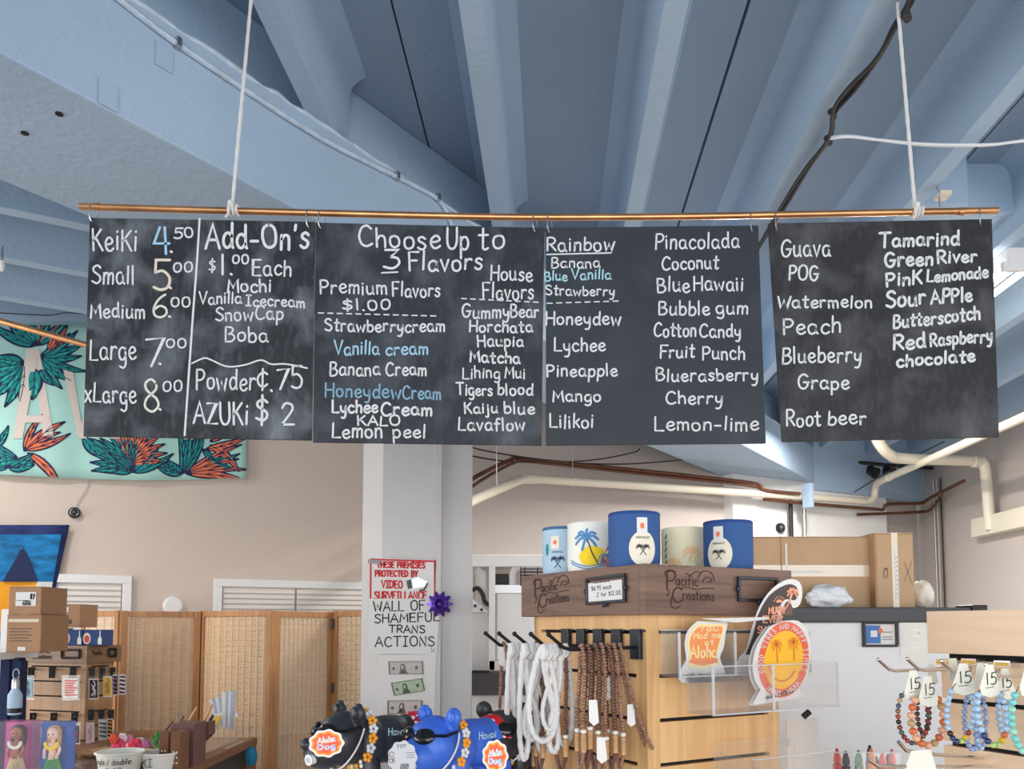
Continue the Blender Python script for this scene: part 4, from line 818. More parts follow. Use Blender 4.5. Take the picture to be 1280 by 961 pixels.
# local points on the two faces
F1i = F1.inverted(); E1 = F1i @ ORI
def onR(px, py, wv=0):         # right face (plane local y = -wv)
    d = F1i.to_3x3() @ ray(px, py); k = (-wv-E1.y)/d.y; return F1 @ (E1 + d*k)
def onL(px, py, wv=0):         # left face (plane local x = -wv)
    d = F1i.to_3x3() @ ray(px, py); k = (-wv-E1.x)/d.x; return F1 @ (E1 + d*k)
def logo(on, x0, x1, yb, yt, sk):      # carved script lettering
    mb = MB(); fn = lambda x, y: on(x, y, .0006); L_ = x1-x0
    Y = lambda x, v: yb[0]+(yb[1]-yb[0])*(x-x0)/L_ - v*(yb[0]-yt[0])
    def L2(tx, a, b, base, cap, w_, sl=.0): 
        mm = MB(); letter(mm, tx, x0+L_*a, x0+L_*b, Y(x0+L_*a, base), Y(x0+L_*b, base), cap*(yb[0]-yt[0]), w_, fn, .02, slant=sl); mb.v += mm.v and [] ; b_ = len(mb.v); mb.v += mm.v; mb.f += [tuple(i+b_ for i in f_) for f_ in mm.f]
    L2('P', .0, .2, .38, .58, 2.0); L2('acific', .2, .66, .52, .32, 1.3); L2('C', .12, .34, .0, .46, 2.0); L2('reations', .34, 1, .08, .30, 1.3)
    c = lambda pts: ribbon(mb, catmull([(x0+L_*a, Y(x0+L_*a, v)) for a, v in pts], 5), 1.2, fn)
    c([(0, .8), (-.03, .9), (.06, 1.0), (.2, .95)]); c([(.06, .38), (.04, .2), (.0, .22)]); c([(.4, .92), (.5, .86), (.62, .97), (.72, .93)])
    c([(.66, .78), (.74, .96), (.86, 1.0), (.96, .9), (1.0, .7)]); c([(.76, .66), (.82, .8), (.92, .78), (.94, .68), (.86, .66)]); c([(.3, .44), (.45, .47), (.6, .42), (.8, .46), (1.0, .46)]); c([(.12, .2), (.1, -.1), (.2, -.2), (.3, -.1)])
    obj('carved_lettering', mb, M['engrave'], ds)
logo(onL, 668, 711, (760, 754), (724, 720), 0); logo(onR, 833, 893, (752, 754), (712, 714), 0)
# metal card holders on the header
def holder(on, f, quad, card_txt=None):
    """quad in pixels: tl tr br bl"""
    q = [on(x, y, .001) for x, y in quad]; o = (q[0]+q[1]+q[2]+q[3])/4; u = ((q[1]-q[0])+(q[2]-q[3])).normalized(); up = Vector((0, 0, 1)); W = ((q[1]-q[0]).length+(q[2]-q[3]).length)/2; H = ((q[0]-q[3]).length+(q[1]-q[2]).length)/2
    fm = frame(o, u); t_ = .006
    mbx = MB(fm)
    for a in ((-W/2, W/2, -.006, 0, H/2-t_, H/2), (-W/2, W/2, -.006, 0, -H/2, -H/2+t_), (-W/2, -W/2+t_, -.006, 0, -H/2+t_, H/2-t_), (W/2-t_, W/2, -.006, 0, -H/2+t_, H/2-t_)): mbx.box(*a)
    hd = obj('card_holder', mbx, M['gun'], ds, bevel=.001)
    for q_ in (((0, -.005, -H/2-.002), (.006, .005, .005)), ((-W/2-.001, -.004, 0), (.004, .004, .006)), ((W/2+.001, -.004, 0), (.004, .004, .006))): obj('rivet', MB(fm).ell(*q_, 10, 6), M['gun'], ds, smooth=True)
    if card_txt:
        obj('price_card', MB(fm).box(-W/2+t_, W/2-t_, -.002, -.001, -H/2+t_, H/2-t_*1.8), M['paper'], ds)
        fn = lambda x, y: fm @ Vector((x, -.0026, y))
        for i, (tx, xa, xb, yy) in enumerate((('********', -.30, .12, .22), ('$6.95 each', -.36, .16, .02), ('2 for $12.00', -.22, .38, -.22))):
            mb = MB(); letter(mb, tx, W*xa, W*xb, H*yy, H*yy, H*.15, .0011, fn, .03, up=1); obj('card_lettering', mb, M['ink'], ds)
M['gun'] = mat('gunmetal_holder', (58, 62, 70), .35, .7)
holder(onL, F1, [(734, 722), (783, 717), (783, 752), (734, 757)], True); holder(onR, F1, [(921, 720), (971, 722.5), (971, 752), (921, 752)])

# can coolers on the display
def cooler(px, Y, ytop, label, body, rim, kind):
    zt = P(px, ytop, Y).z; c = P(px, 700, Y); h = zt-ZT; r = .0505
    t = thing('can_cooler', label, 'can cooler', (c.x, c.y, ZT)); cc = (c.x, c.y, ZT)
    obj('sleeve', MB().lathe([(r*.94, 0), (r*.97, .003), (r, .02), (r, h-.012), (r*.99, h-.004)], 40, cc), body, t, smooth=True)
    obj('rim', MB().lathe([(r*.995, h-.007), (r*1.01, h-.003), (r*.97, h), (r*.9, h-.002), (r*.88, h-.03), (r*.88, .004)], 40, cc), rim, t, smooth=True)
    obj('bottom', MB().lathe([(0, .002), (r*.94, .002)], 24, cc), body, t)
    az0 = math.atan2(-c.y, -c.x)
    def fn(u, v, l=.0008):                         # u arc length to the right as seen, v height
        a = az0 + u/r; return Vector((c.x+(r+l)*math.cos(a), c.y+(r+l)*math.sin(a), ZT+v))
    def disc(cu, cv, ru, rv, n_=20, l=.0008):
        mb = MB(); mb.v = [fn(cu, cv, l)]+[fn(cu+ru*math.cos(2*math.pi*i/n_), cv+rv*math.sin(2*math.pi*i/n_), l) for i in range(n_)]+[fn(cu+.5*ru*math.cos(2*math.pi*i/n_), cv+.5*rv*math.sin(2*math.pi*i/n_), l) for i in range(n_)]
        mb.f = [(0, 1+n_+i, 1+n_+(i+1) % n_) for i in range(n_)]+[(1+n_+i, 1+i, 1+(i+1) % n_, 1+n_+(i+1) % n_) for i in range(n_)]; return mb
    def rect(u0, u1, v0, v1, l=.0008, n_=6):
        mb = MB(); mb.v = [fn(u0+(u1-u0)*i/n_, v, l) for v in (v0, v1) for i in range(n_+1)]; mb.f = [(i, i+1, n_+2+i, n_+1+i) for i in range(n_)]; return mb
    def palms(cu, cv, s, m, name='palm_print', l=.0018):
        mb = MB(); f2 = lambda x, y: fn(cu+x*s, cv+y*s, l)
        for sg_ in (-1, 1):
            ribbon(mb, [(-.5*sg_, -1), (.55*sg_, .4)], .12, f2)
            for a in (10, 50, 100, 140, 175, -25, 205): a_ = R(a); ribbon(mb, catmull([(.55*sg_, .4), (.55*sg_+.35*math.cos(a_), .4+.35*math.sin(a_)+.05), (.55*sg_+.6*math.cos(a_), .4+.5*math.sin(a_)-.12)], 3), .13, f2)
        return obj(name, mb, m, t)
    def bigpalm(cu, cv, s, m, m2, l=.0012):
        mb = MB(); f2 = lambda x, y: fn(cu+x*s, cv+y*s, l); ribbon(mb, catmull([(0, 0), (.25, -.6), (.5, -1.3), (.95, -2.1)], 4), .1, f2); obj('trunk_print', mb, m2, t)
        mb = MB()
        for a in (5, 40, 85, 130, 165, 200, 250, -35): a_ = R(a); ribbon(mb, catmull([(0, 0), (.5*math.cos(a_), .5*math.sin(a_)+.12), (.95*math.cos(a_), .8*math.sin(a_)-.2)], 4), .2, f2)
        obj('palm_print', mb, m, t)
    if kind == 'tag':
        u0 = {759: .016, 880: -.018}.get(int(label_px.get(label, 759)), .016)
        obj('hang_tag', disc(u0, .033, .026, .034, l=.0022), M['tagcream'], t); obj('tag_top', rect(u0-.011, u0+.009, h-.045, h-.014, .0022), M['paper'], t)
        palms(u0, .032, .011, M['ink'], l=.0036); obj('tag_emblem', disc(u0-.001, h-.03, .004, .006, 10, .003), M['orange'], t)
        mb = MB(); letter(mb, 'HAWAII', u0-.012, u0+.012, .052, .052, .004, .0007, lambda x, y: fn(x, y, .0036), up=1); obj('tag_lettering', mb, M['ink'], t)
    elif kind == 'sky':
        obj('tag_top', rect(-.032, -.012, h-.05, h-.022, .001), M['tagcream'], t); palms(-.016, .028, .014, M['navy'], l=.001); obj('tag_emblem', disc(-.022, h-.036, .004, .005, 10, .002), M['orange'], t)
        mb = MB(); letter(mb, 'HAWAII', -.028, -.004, .047, .047, .004, .0007, lambda x, y: fn(x, y, .002), up=1); obj('sleeve_lettering', mb, M['ink'], t); obj('leaf_print', disc(-.044, .055, .005, .014, 10), M['teal'], t)
    elif kind == 'beach':
        obj('sun_print', disc(.004, .03, .03, .022, l=.0006), M['yellow'], t); bigpalm(-.010, h-.035, .026, M['bluep'], M['ink'])
        mb = MB(); 
        for v0 in (.006, .011): ribbon(mb, catmull([(-.048, v0+.012), (-.03, v0+.004), (-.01, v0-.001), (.012, v0+.002), (.03, v0+.006)], 4), .0022, lambda x, y: fn(x, y, .0014))
        obj('wave_print', mb, M['bluep'], t); mb = MB(); ribbon(mb, [(.026, .02), (.043, .052)], .01, lambda x, y: fn(x, y, .001)); obj('surfboard_print', mb, M['redsoft'], t); mb = MB(); ribbon(mb, [(.035, .012), (.049, .044)], .007, lambda x, y: fn(x, y, .0014)); obj('surfboard_print', mb, M['orange'], t)
        mb = MB(); [ribbon(mb, catmull([(.012+.006*k, .012), (.017+.006*k, .03), (.028+.005*k, .036)], 3), .0022, lambda x, y: fn(x, y, .0018)) for k in range(4)]; obj('fern_print', mb, M['bluep'], t)
    elif kind == 'cream':
        bigpalm(.016, .045, .020, M['orsoft'], M['orsoft']); bigpalm(-.024, .022, .017, M['orsoft'], M['orsoft']); obj('seam', rect(.037, .0385, .004, h-.01, .001), M['tagcream'], t)
        mb = MB(); [mb.v.extend([]) for _ in ()]; 
        for k in range(5): ribbon(mb, [(-.047, .02+k*.014), (-.043, .028+k*.014)], .003, lambda x, y: fn(x, y, .001))
        obj('side_print', mb, M['ink'], t)
    return t
M.update(cblue=mat('royal_blue_foam', (50, 88, 146), .8, bump=.1, bscale=300), cnavy=mat('navy_rim', (34, 70, 132), .8), sky=mat('light_blue_foam', (176, 202, 222), .8, var=.04), skyrim=mat('slate_rim', (70, 108, 146), .8),
  foamw=mat('white_foam', (236, 236, 226), .8), foamc=mat('cream_foam', (238, 230, 196), .8), tagcream=mat('cream_tag', (234, 226, 206), .8), yellow=mat('yellow_print', (250, 214, 44), .8, var=.06, vscale=60), bluep=mat('blue_print', (84, 142, 196), .8, var=.2, vscale=80),
  redsoft=mat('red_print', (216, 84, 70), .8), orsoft=mat('pale_orange_print', (240, 196, 150), .8))
label_px = {'large royal blue can cooler with round palm tag, tallest in the row': 759, 'royal blue can cooler at the right end with round palm tag': 880}
cooler(706, 1.80, 660.5, 'light blue can cooler with a slate rim at the left end', M['sky'], M['skyrim'], 'sky')
cooler(739, 1.70, 655, 'white can cooler printed with a palm and yellow beach', M['foamw'], M['foamw'], 'beach')
cooler(793, 1.56, 642, 'large royal blue can cooler with round palm tag, tallest in the row', M['cblue'], M['cnavy'], 'tag')
cooler(856, 1.76, 661, 'cream can cooler with pale orange palms', M['foamc'], M['foamc'], 'cream')
cooler(910.5, 1.66, 652.5, 'royal blue can cooler at the right end with round palm tag', M['cblue'], M['cnavy'], 'tag')
# ------------------------------------------------------------------ hooks on the left face, necklaces
HZ = P(800, 789, 1.47).z
hooks = []; M['clipm'] = mat('slate_black_metal', (44, 50, 58), .35, .5)
def f1(u, v, z): return F1 @ Vector((u, v, z))     # u along right face, v along left face (away)
for i, v in enumerate((.045, .105, .165, .225, .282)):
    t = thing('peg_hook', ('black peg hook nearest the display corner, last of the row', 'black peg hook second from the display corner', 'black peg hook in the middle of the necklace row', 'black peg hook second from the far end of the row', 'black peg hook at the far left end of the row')[i], 'hook', f1(.02, v, HZ-.03), 'black peg hooks on the large display')
    q = MB(F1)
    q.box(.012, .0215, v-.014, v+.014, HZ-(.052 if i == 0 else .036), HZ+.004); q.box(.016, .034, v-.022, v+.022, HZ-.001, HZ+.003)
    obj('clip_plate', q, M['clipm'], t, bevel=.001)
    L_ = .175
    obj('peg', MB().tube([f1(.014, v, HZ-.030), f1(-.05, v, HZ-.031), f1(-L_+.045, v, HZ-.032), f1(-L_+.03, v, HZ-.028), f1(-L_, v, HZ-.006)], .0034, 8), M['black'], t, smooth=True)
    obj('peg_tip', MB().ell(f1(-L_-.001, v, HZ-.005), .0046, 8, 6), M['black'], t, smooth=True)
    hooks.append(v)
M['bead'] = mat('brown_coco_bead', (150, 112, 92), .4, var=.45, vscale=160); M['bead2'] = mat('dark_coco_bead', (112, 80, 68), .45, var=.3, vscale=160); M['bamboo'] = mat('bamboo_tube_bead', (196, 150, 104), .5, var=.2, vscale=60); M['shell'] = mat('white_shell_bead', (232, 226, 216), .4)
def beads(mb, pts, r, squash=.62):
    """discs threaded along a path"""
    P_ = [Vector(p) for p in pts]; acc = 0; step = r*2*squash; last = P_[0]; i = 0
    d = [0]
    for a, b in zip(P_, P_[1:]): d.append(d[-1]+(b-a).length)
    s = 0; j = 0; k = 0
    while s < d[-1]:
        while d[j+1] < s: j += 1
        u = (s-d[j])/max(1e-9, d[j+1]-d[j]); p = P_[j].lerp(P_[j+1], u); t = (P_[j+1]-P_[j]).normalized()
        q = t.to_track_quat('Z', 'X').to_matrix(); rr = r*(1+.12*math.sin(k*2.3))
        mb.ell(p, (rr, rr, step*.6), 8, 5, q); s += step; k += 1
def strand(h, u, label, mat_, ln, spread=.006, drift=0, r=.0046, pend=True, tagged=None, group='brown bead necklaces on the pegs'):
    v = hooks[h]; top = f1(u, v, HZ-.027)
    rn = random.Random(label); t = thing('bead_necklace', label, 'necklace', top - Vector((0, 0, ln)), group)
    dl = (F1.to_3x3() @ Vector((0, 1, 0))); mb = MB(); n = 26; pts = []
    for sd in (-1, 1):
        q = []
        for i in range(n+1):
            s_ = i/n; w_ = spread*min(1, s_*6)**.5*(1+s_*.6)
            q.append(top + dl*(sd*w_) + Vector((drift*s_**1.6 + .002*math.sin(s_*5+rn.random()*.2), 0, -ln*s_ + .004*(1-min(1, s_*8)))))
        if sd < 0: pts = q[::-1]
        else: pts += q
    a, b = pts[0], pts[-1]
    beads(mb, pts, r); obj('bead_strand', mb, mat_, t, kind='stuff', smooth='all')
    if pend:
        for e_ in (a, b): obj('white_bead', MB().ell(e_-Vector((0, 0, .004)), (.006, .006, .005), 8, 5), M['shell'], t, smooth=True); obj('bamboo_bead', MB().tube([e_-Vector((0, 0, .009)), e_-Vector((0, 0, .04))], .0055, 10), M['bamboo'], t, smooth=True)
        obj('lower_strand', MB().tube([a-Vector((0, 0, .04)), (a+b)/2-Vector((0, 0, .075)), b-Vector((0, 0, .04))], .004, 8), mat_, t, smooth=True)
    if tagged is not None:
        p = pts[int(len(pts)*tagged)]+Vector((0, -.008, 0)); q = MB(frame(p, (1, .1, 0), (.25, 0, 1))); q.prism([(-.007, 0, .0), (.006, 0, .002), (.008, 0, -.035), (.0, 0, -.04), (-.007, 0, -.034)], (0, .001, 0)); obj('price_tag', q, M['paper'], t)
    return t
strand(0, -.022, 'brown bead necklace closest to the display face with a trailing end', M['bead'], .185, .005, .055, .0038, False, .78)
for i, (u, ln, sp) in enumerate(((-.036, .155, .006), (-.050, .150, .007), (-.064, .160, .006), (-.078, .148, .007))):
    strand(0, u, 'brown coconut bead necklace on the nearest peg, %s from the display face' % ('second', 'third', 'fourth', 'fifth')[i], (M['bead'], M['bead2'])[i % 2], ln, sp, .012*(3-i)/3, tagged=(.7 if i == 1 else None))
for i, (u, ln) in enumerate(((-.094, .140), (-.108, .145))):
    strand(0, u, 'brown bead necklace at the outer end of the nearest peg, %s one' % ('inner', 'outer')[i], (M['bead2'], M['bead'])[i], ln, .006)
strand(1, -.11, 'dark bead necklace half hidden behind the white cords on the second peg', M['bead2'], .16, .01); strand(2, -.12, 'dark bead necklace hanging between white cords on the middle peg', M['bead2'], .17, .008)
strand(3, -.09, 'brown bead necklace behind the white cords at left', M['bead2'], .2, .006)
strand(4, -.135, 'brown bead necklace hanging alone on the far left peg', M['bead'], .20, .0115, 0, .0042, True, .52)
def cord(h, u, label, ln, spread, yoff=0, tw=0, r=.0052):
    v = hooks[h]; top = f1(u, v, HZ-.028); t = thing('cord_necklace', label, 'necklace', top-Vector((0, 0, ln)), 'white cord necklaces on the pegs')
    dl = (F1.to_3x3() @ Vector((0, 1, 0))); dx = Vector((1, 0, 0)); n = 60; pts = []
    for i in range(n):
        a = 2*math.pi*i/n; s_ = (1-math.cos(a))/2; w_ = spread*math.sin(a)*(.55+.75*s_) ; 
        if tw: w_ = spread*math.sin(a)*math.cos(s_*tw)
        pts.append(top + dx*w_*.9 + dl*(.25*w_+yoff*s_) + Vector((0, -.003*math.cos(a*2), -ln*s_)))
    obj('cord', MB().tube(pts, [r*(1+.13*math.sin(i*2.1)) for i in range(n)], 8, closed=True), M['rope'], t, smooth=True)
    k = MB(); k.tube([top+Vector((0, -.004, .004)), top+Vector((.004, -.008, -.012)), top+Vector((-.003, -.009, -.024))], [.007, .009, .005], 8); obj('wrapped_end', k, M['rope'], t, smooth=True)
for a in ((1, -.150, 'large white cord necklace hanging in a long open loop in front', .170, .034), (1, -.128, 'white cord necklace just behind the large open loop', .19, .026, 0, 2.6), (2, -.140, 'white cord necklace crossing itself on the middle peg', .175, .03, 0, 3.0),
          (2, -.115, 'white cord necklace hanging narrow on the middle peg', .2, .016), (3, -.150, 'white cord necklace falling straight on the fourth peg', .205, .010), (3, -.125, 'white cord necklace near the inner part of the fourth peg', .2, .017), (2, -.155, 'white cord necklace at the tip of the middle peg', .21, .012), (1, -.105, 'innermost white cord necklace on the second peg', .18, .02), (2, -.128, 'white cord necklace twisted into a figure of eight on the middle peg', .16, .028, 0, 3.6, .0042), (3, -.138, 'thin white cord necklace between the straight ones on the fourth peg', .19, .022, 0, 2.2, .0042), (1, -.138, 'thin white cord necklace inside the large open loop', .15, .022, 0, 3.3, .0042)): cord(*a)
# white paper tags tucked among the cords
for i, (px, py, Y, an) in enumerate(((742, 888, 1.38, .3), (752, 935, 1.37, -.5))):
    c = P(px, py, Y); q = MB(frame(c, (1, 0, 0), (an, 0, 1))); q.prism([(-.008, 0, .018), (.006, 0, .018), (.009, 0, -.02), (0, 0, -.026), (-.008, 0, -.018)], (0, .001, 0))
    obj('price_tag', q, M['paper'], label=('upper loose white price tag among the brown necklaces', 'lower loose white price tag among the brown necklaces')[i], cat='tag')

# ------------------------------------------------------------------ acrylic rack with stickers
def f1w(u, w_, z): return F1 @ Vector((u, -w_, z))
za = P(0, 0, 1).z
zT, zM, zB = onR(850, 787, 0).z, onR(850, 847, .05).z, onR(900, 893, .10).z
rk = thing('acrylic_rack', 'clear acrylic two-step sticker rack on the right face of the display', 'rack', f1w(.2, .05, zB))
u0, u1 = .035, .375
def pb(n_, a, m=None, **k): return obj(n_, MB(F1).box(a[0], a[1], -a[3], -a[2], a[4], a[5]), M[m or 'clear'], rk, **k)
w0 = -.022+.024
pb('back_panel', (u0, u1, w0, w0+.003, zM, zT)); pb('upper_floor', (u0, u1, w0+.003, .05, zM, zM+.003)); pb('upper_front', (u0, u1, .05, .053, zM-.01, zM+.03))
pb('lower_back', (u0+.02, u1, .046, .049, zB, zM)); pb('lower_floor', (u0+.02, u1, .05, .112, zB, zB+.003)); pb('lower_front', (u0+.02, u1, .112, .115, zB, zB+.085))
for u in (u0, .17, u1-.003): pb('divider', (u, u+.003, w0, .05, zM, zT-.004))
for u in (u0+.02, .2, u1-.003): pb('divider', (u, u+.003, .053, .112, zB, zB+.085))
eb = lambda a: pb('polished_edge', a, 'clearedge')
for u in (u0, .17, u1-.003): eb((u, u+.003, .0495, .0535, zM, zT-.004))
for u in (u0+.02, .2, u1-.003): eb((u, u+.003, .1115, .1155, zB, zB+.085))
eb((u0+.02, u1, .1115, .1155, zB+.083, zB+.085)); eb((u0+.02, u1, .1115, .1155, zB, zB+.003)); eb((u0, u1, .0495, .0535, zM, zM+.003)); eb((u0, u1, w0, w0+.003, zT-.002, zT))
hl = MB(F1); hl.box(u0+.03, .25, -.045, -.04, zT+.006, zT+.010); obj('paper_strip', MB().prism([onR(875, 773, .05), onR(960, 771, .05), onR(962, 774, .05), onR(920, 778, .05)], (0, .001, 0)), M['paper'], rk)

def sticker(name, label, wv, outline, m, back=.001, copies=0):
    t = thing(name, label, 'sticker', onR(sum(p[0] for p in outline)/len(outline), max(p[1] for p in outline), wv), None)
    nR = F1.to_3x3() @ Vector((0, 1, 0))
    obj('sheet', MB().prism([onR(x, y, wv) for x, y in outline], nR*back), m, t); return t
oval = lambda cx, cy, rx, ry, n_=40, sk=0: [(cx+rx*math.cos(2*math.pi*i/n_)+sk*math.sin(2*math.pi*i/n_), cy-ry*math.sin(2*math.pi*i/n_)) for i in range(n_)]
M.update(sred=mat('coral_print', (232, 104, 76), .4), syel=mat('sunny_yellow_print', (250, 190, 50), .4), sor=mat('deep_orange_print', (226, 120, 50), .4), ssalmon=mat('salmon_print', (238, 160, 128), .4), sblk=mat('black_brown_print', (48, 36, 36), .4),
  lettercream=mat('cream_print', (250, 226, 170), .4), peach=mat('peach_print', (240, 150, 90), .4), glossw=mat('glossy_white_paper', (226, 224, 224), .35))
# round sticker: white base card and printed disc
W3 = .095
base = [(962, 783), (980, 776)]+[(x, y) for x, y in catmull([(980, 776), (998, 776), (1010, 790), (1014, 815), (1009, 845), (1000, 858), (1003, 872)], 3)]+[(985, 874), (944, 881), (941, 879)]+[(x, y) for x, y in catmull([(951, 862), (944, 850), (941, 830), (947, 805), (962, 783)], 3)]
for k in range(2):
    sticker('round_sticker', ('rear one of the stacked round smiling sun stickers, only its edge showing', 'front round coral and yellow smiling sun sticker reading GOOD VIBES AND HAPPY TIMES')[k], W3-.012+k*.012+.0, [(x-(5 if k == 0 else 0), y+(1 if k == 0 else 0)) for x, y in base], M['glossw'])
rs_ = [o for o in bpy.data.objects if o.name.startswith('round_sticker')][-1]
cx_, cy_, rx_, ry_ = 979.5, 824.5, 31.5, 47.5
def fs(l): return lambda x, y: onR(x, y, W3+l)
f_ = fs(.0006)
def onellipse(k, a): return (cx_+k*rx_*math.cos(a)+k*4*math.sin(a), cy_-k*ry_*math.sin(a))
obj('coral_disc', MB().poly([fs(.0006)(*onellipse(1, 2*math.pi*i/40)) for i in range(40)]), M['sred'], rs_); obj('yellow_disc', MB().poly([fs(.0012)(*onellipse(.77, 2*math.pi*i/40)) for i in range(40)]), M['syel'], rs_)
mb = MB(); ribbon(mb, [onellipse(.56, math.pi*(1.08+.74*i/16)) for i in range(17)], 2.0, fs(.002)); 
ribbon(mb, catmull([(998, 842), (1003, 837), (1005, 839)], 3), 1.5, fs(.002)); obj('smile_print', mb, M['sor'], rs_)
mb = MB()
for ex, ey in ((971, 806), (992, 803)):
    ribbon(mb, [(ex, ey), (ex+1, ey+22)], 1.3, fs(.002))
    for a in (0, 35, 75, 110, 150, 185, 225, -45): a_ = R(a); ribbon(mb, catmull([(ex, ey), (ex+4*math.cos(a_), ey-5*math.sin(a_)-1), (ex+6.5*math.cos(a_), ey-8*math.sin(a_)+2)], 3), 1.3, fs(.002))
obj('palm_eye_print', mb, M['sor'], rs_)
def arctext(txt, a0, a1, k, size, flip, m):
    mb = MB(); n_ = len(txt)
    for i, ch in enumerate(txt):
        a = a0+(a1-a0)*(i+.5)/n_; gw, st = glyph(ch); x, y = onellipse(k, a); x2, y2 = onellipse(k, a+.02*(1 if a1 > a0 else -1)); tx = Vector((x2-x, y2-y)).normalized(); ux = Vector((tx.y, -tx.x))
        for s in st: ribbon(mb, [(x+(tx*(gx-gw/2)*size*.09+ux*(gy-5)*size*.1).x, y+(tx*(gx-gw/2)*size*.09+ux*(gy-5)*size*.1).y) for gx, gy in s], .9, fs(.0014))
    obj('arc_lettering', mb, m, rs_)
arctext('GOOD VIBES AND HAPPY TIMES', R(205), R(-22), .885, 6.0, 0, M['glossw']); arctext('HAWAII - MAUKA', R(235), R(318), .885, 5.5, 0, M['glossw'])
def barcode(x, y, w_, h, f_, t, slope=-.2):
    mb = MB(); rn = random.Random(x)
    xx = x
    while xx < x+w_:
        b = rn.choice((.5, .8, 1.2)); ribbon(mb, [(xx, y+(xx-x)*slope), (xx, y+h+(xx-x)*slope)], b, f_); xx += b+rn.choice((.5, .8))
    obj('barcode_print', mb, M['ink'], t)
barcode(973, 866, 20, 5, fs(.001), rs_, -.3); mb = MB(); letter(mb, 'HAWAII', 958, 970, 874, 871, 4, .8, fs(.001)); obj('small_print', mb, M['ink'], rs_)
# fin shaped sticker
W2 = .03; f2_ = lambda l: (lambda x, y: onR(x, y, W2+l))
fo = catmull([(918, 842), (924, 822), (933, 812), (940, 785), (950, 757), (966, 735), (985, 724), (999, 727), (1003, 740), (1000, 755), (992, 760), (988, 753), (982, 753), (976, 770), (975, 790), (975, 842)], 3)
st2 = sticker('fin_sticker', 'dark fin shaped sticker with salmon lettering and a palm standing behind the round sticker', W2, fo, M['glossw'])
fi = catmull([(932, 818), (941, 795), (948, 768), (962, 744), (982, 731), (994, 732), (998, 741), (994, 750), (982, 749), (974, 760), (970, 780), (966, 818)], 3)
obj('dark_print', MB().poly([f2_(.0008)(x, y) for x, y in fi]), M['sblk'], st2)
for tx, a, b, y, cap in (('MUCH', 961, 980, 767, 8), ('EVER', 954, 978, 778, 8), ('SHAKA', 947, 974, 791, 8)):
    mb = MB(); letter(mb, tx, a, b, y, y-1, cap, 1.9, f2_(.0016), .02, slant=.1); obj('salmon_lettering', mb, M['ssalmon'], st2)
mb = MB(); ribbon(mb, catmull([(991, 741), (987, 752), (981, 762)], 3), 1.6, f2_(.0016))
for a in (0, 35, 80, 120, 160, 200, -40, 240): a_ = R(a); ribbon(mb, catmull([(991, 740), (991+4*math.cos(a_), 740-4*math.sin(a_)-1), (991+7*math.cos(a_), 740-7*math.sin(a_)+2)], 3), 2, f2_(.0016))
for i in range(7): a_ = R(20+i*25); ribbon(mb, [(974+5*math.cos(a_), 752-5*math.sin(a_)), (974+7.5*math.cos(a_), 752-7.5*math.sin(a_))], .8, f2_(.0016))
mb.poly([f2_(.0016)(974+4*math.cos(R(a)), 753-4*math.sin(R(a))) for a in range(0, 181, 20)]); obj('palm_print', mb, M['ssalmon'], st2)
mb = MB(); letter(mb, 'MAUI', 938, 960, 824, 823, 4, 1, f2_(.001)); obj('small_print', mb, M['ink'], st2)
# orange hourglass sticker
W1 = .03
ao = catmull([(872, 776), (895, 777), (909, 777), (907, 792), (905, 808), (900, 822), (905, 836), (904, 850), (853, 853), (852, 836), (858, 824), (856, 805), (860, 788), (872, 776)], 3)
st3 = sticker('aloha_sticker', 'orange wavy sticker lettered You Had me at Aloha on white card', W1, ao, M['glossw'])
ai = catmull([(873, 779), (890, 780), (906, 780), (904, 795), (900, 808), (896, 822), (899, 830), (880, 836), (861, 832), (862, 822), (859, 805), (863, 790), (873, 779)], 3)
f3 = lambda l: (lambda x, y: onR(x, y, W1+l))
obj('cream_print', MB().poly([f3(.0006)(x, y) for x, y in ai]), M['lettercream'], st3); obj('orange_print', MB().poly([f3(.0012)(882+(x-882)*.86, 805+(y-805)*.86) for x, y in ai]), M['peach'], st3)
for tx, a, b, y, cap in (('You Had', 874, 898, 789, 6), ('Had me', 867, 901, 798, 7), ('at', 881, 892, 806, 6), ('Aloha', 863, 896, 822, 14)):
    if tx == 'You Had': tx = 'You'
    mb = MB(); letter(mb, tx, a, b, y, y-1, cap, 2.0 if tx == 'Aloha' else 1.3, f3(.0018), .02, slant=.1); obj('script_lettering', mb, M['lettercream'], st3)
mb = MB(); letter(mb, 'HAWAII', 862, 898, 829, 828, 3.5, .9, f3(.0018)); obj('small_print', mb, M['orange'], st3); barcode(873, 842, 20, 5, f3(.001), st3, 0); mb = MB(); letter(mb, 'MAUI', 857, 868, 847, 846, 4, .8, f3(.001)); obj('small_print', mb, M['ink'], st3)
lw = thing('lower_rack', 'second acrylic rack low on the display at the bottom edge of the frame', 'rack', f1w(.25, .05, 1.22))
zl = onR(930, 955, .08).z
for a in ((.16, .375, .02-.018, .006, zl-.06, zl+.03), (.16, .375, .10, .103, zl-.06, zl+.012), (.16, .163, .006, .10, zl-.06, zl+.01), (.372, .375, .006, .10, zl-.06, zl+.01)): obj('acrylic_panel', MB(F1).box(a[0], a[1], -a[3], -a[2], a[4], a[5]), M['clear'], lw)
obj('acrylic_edge', MB(F1).box(.16, .375, -.1035, -.0995, zl+.010, zl+.012), M['clearedge'], lw)

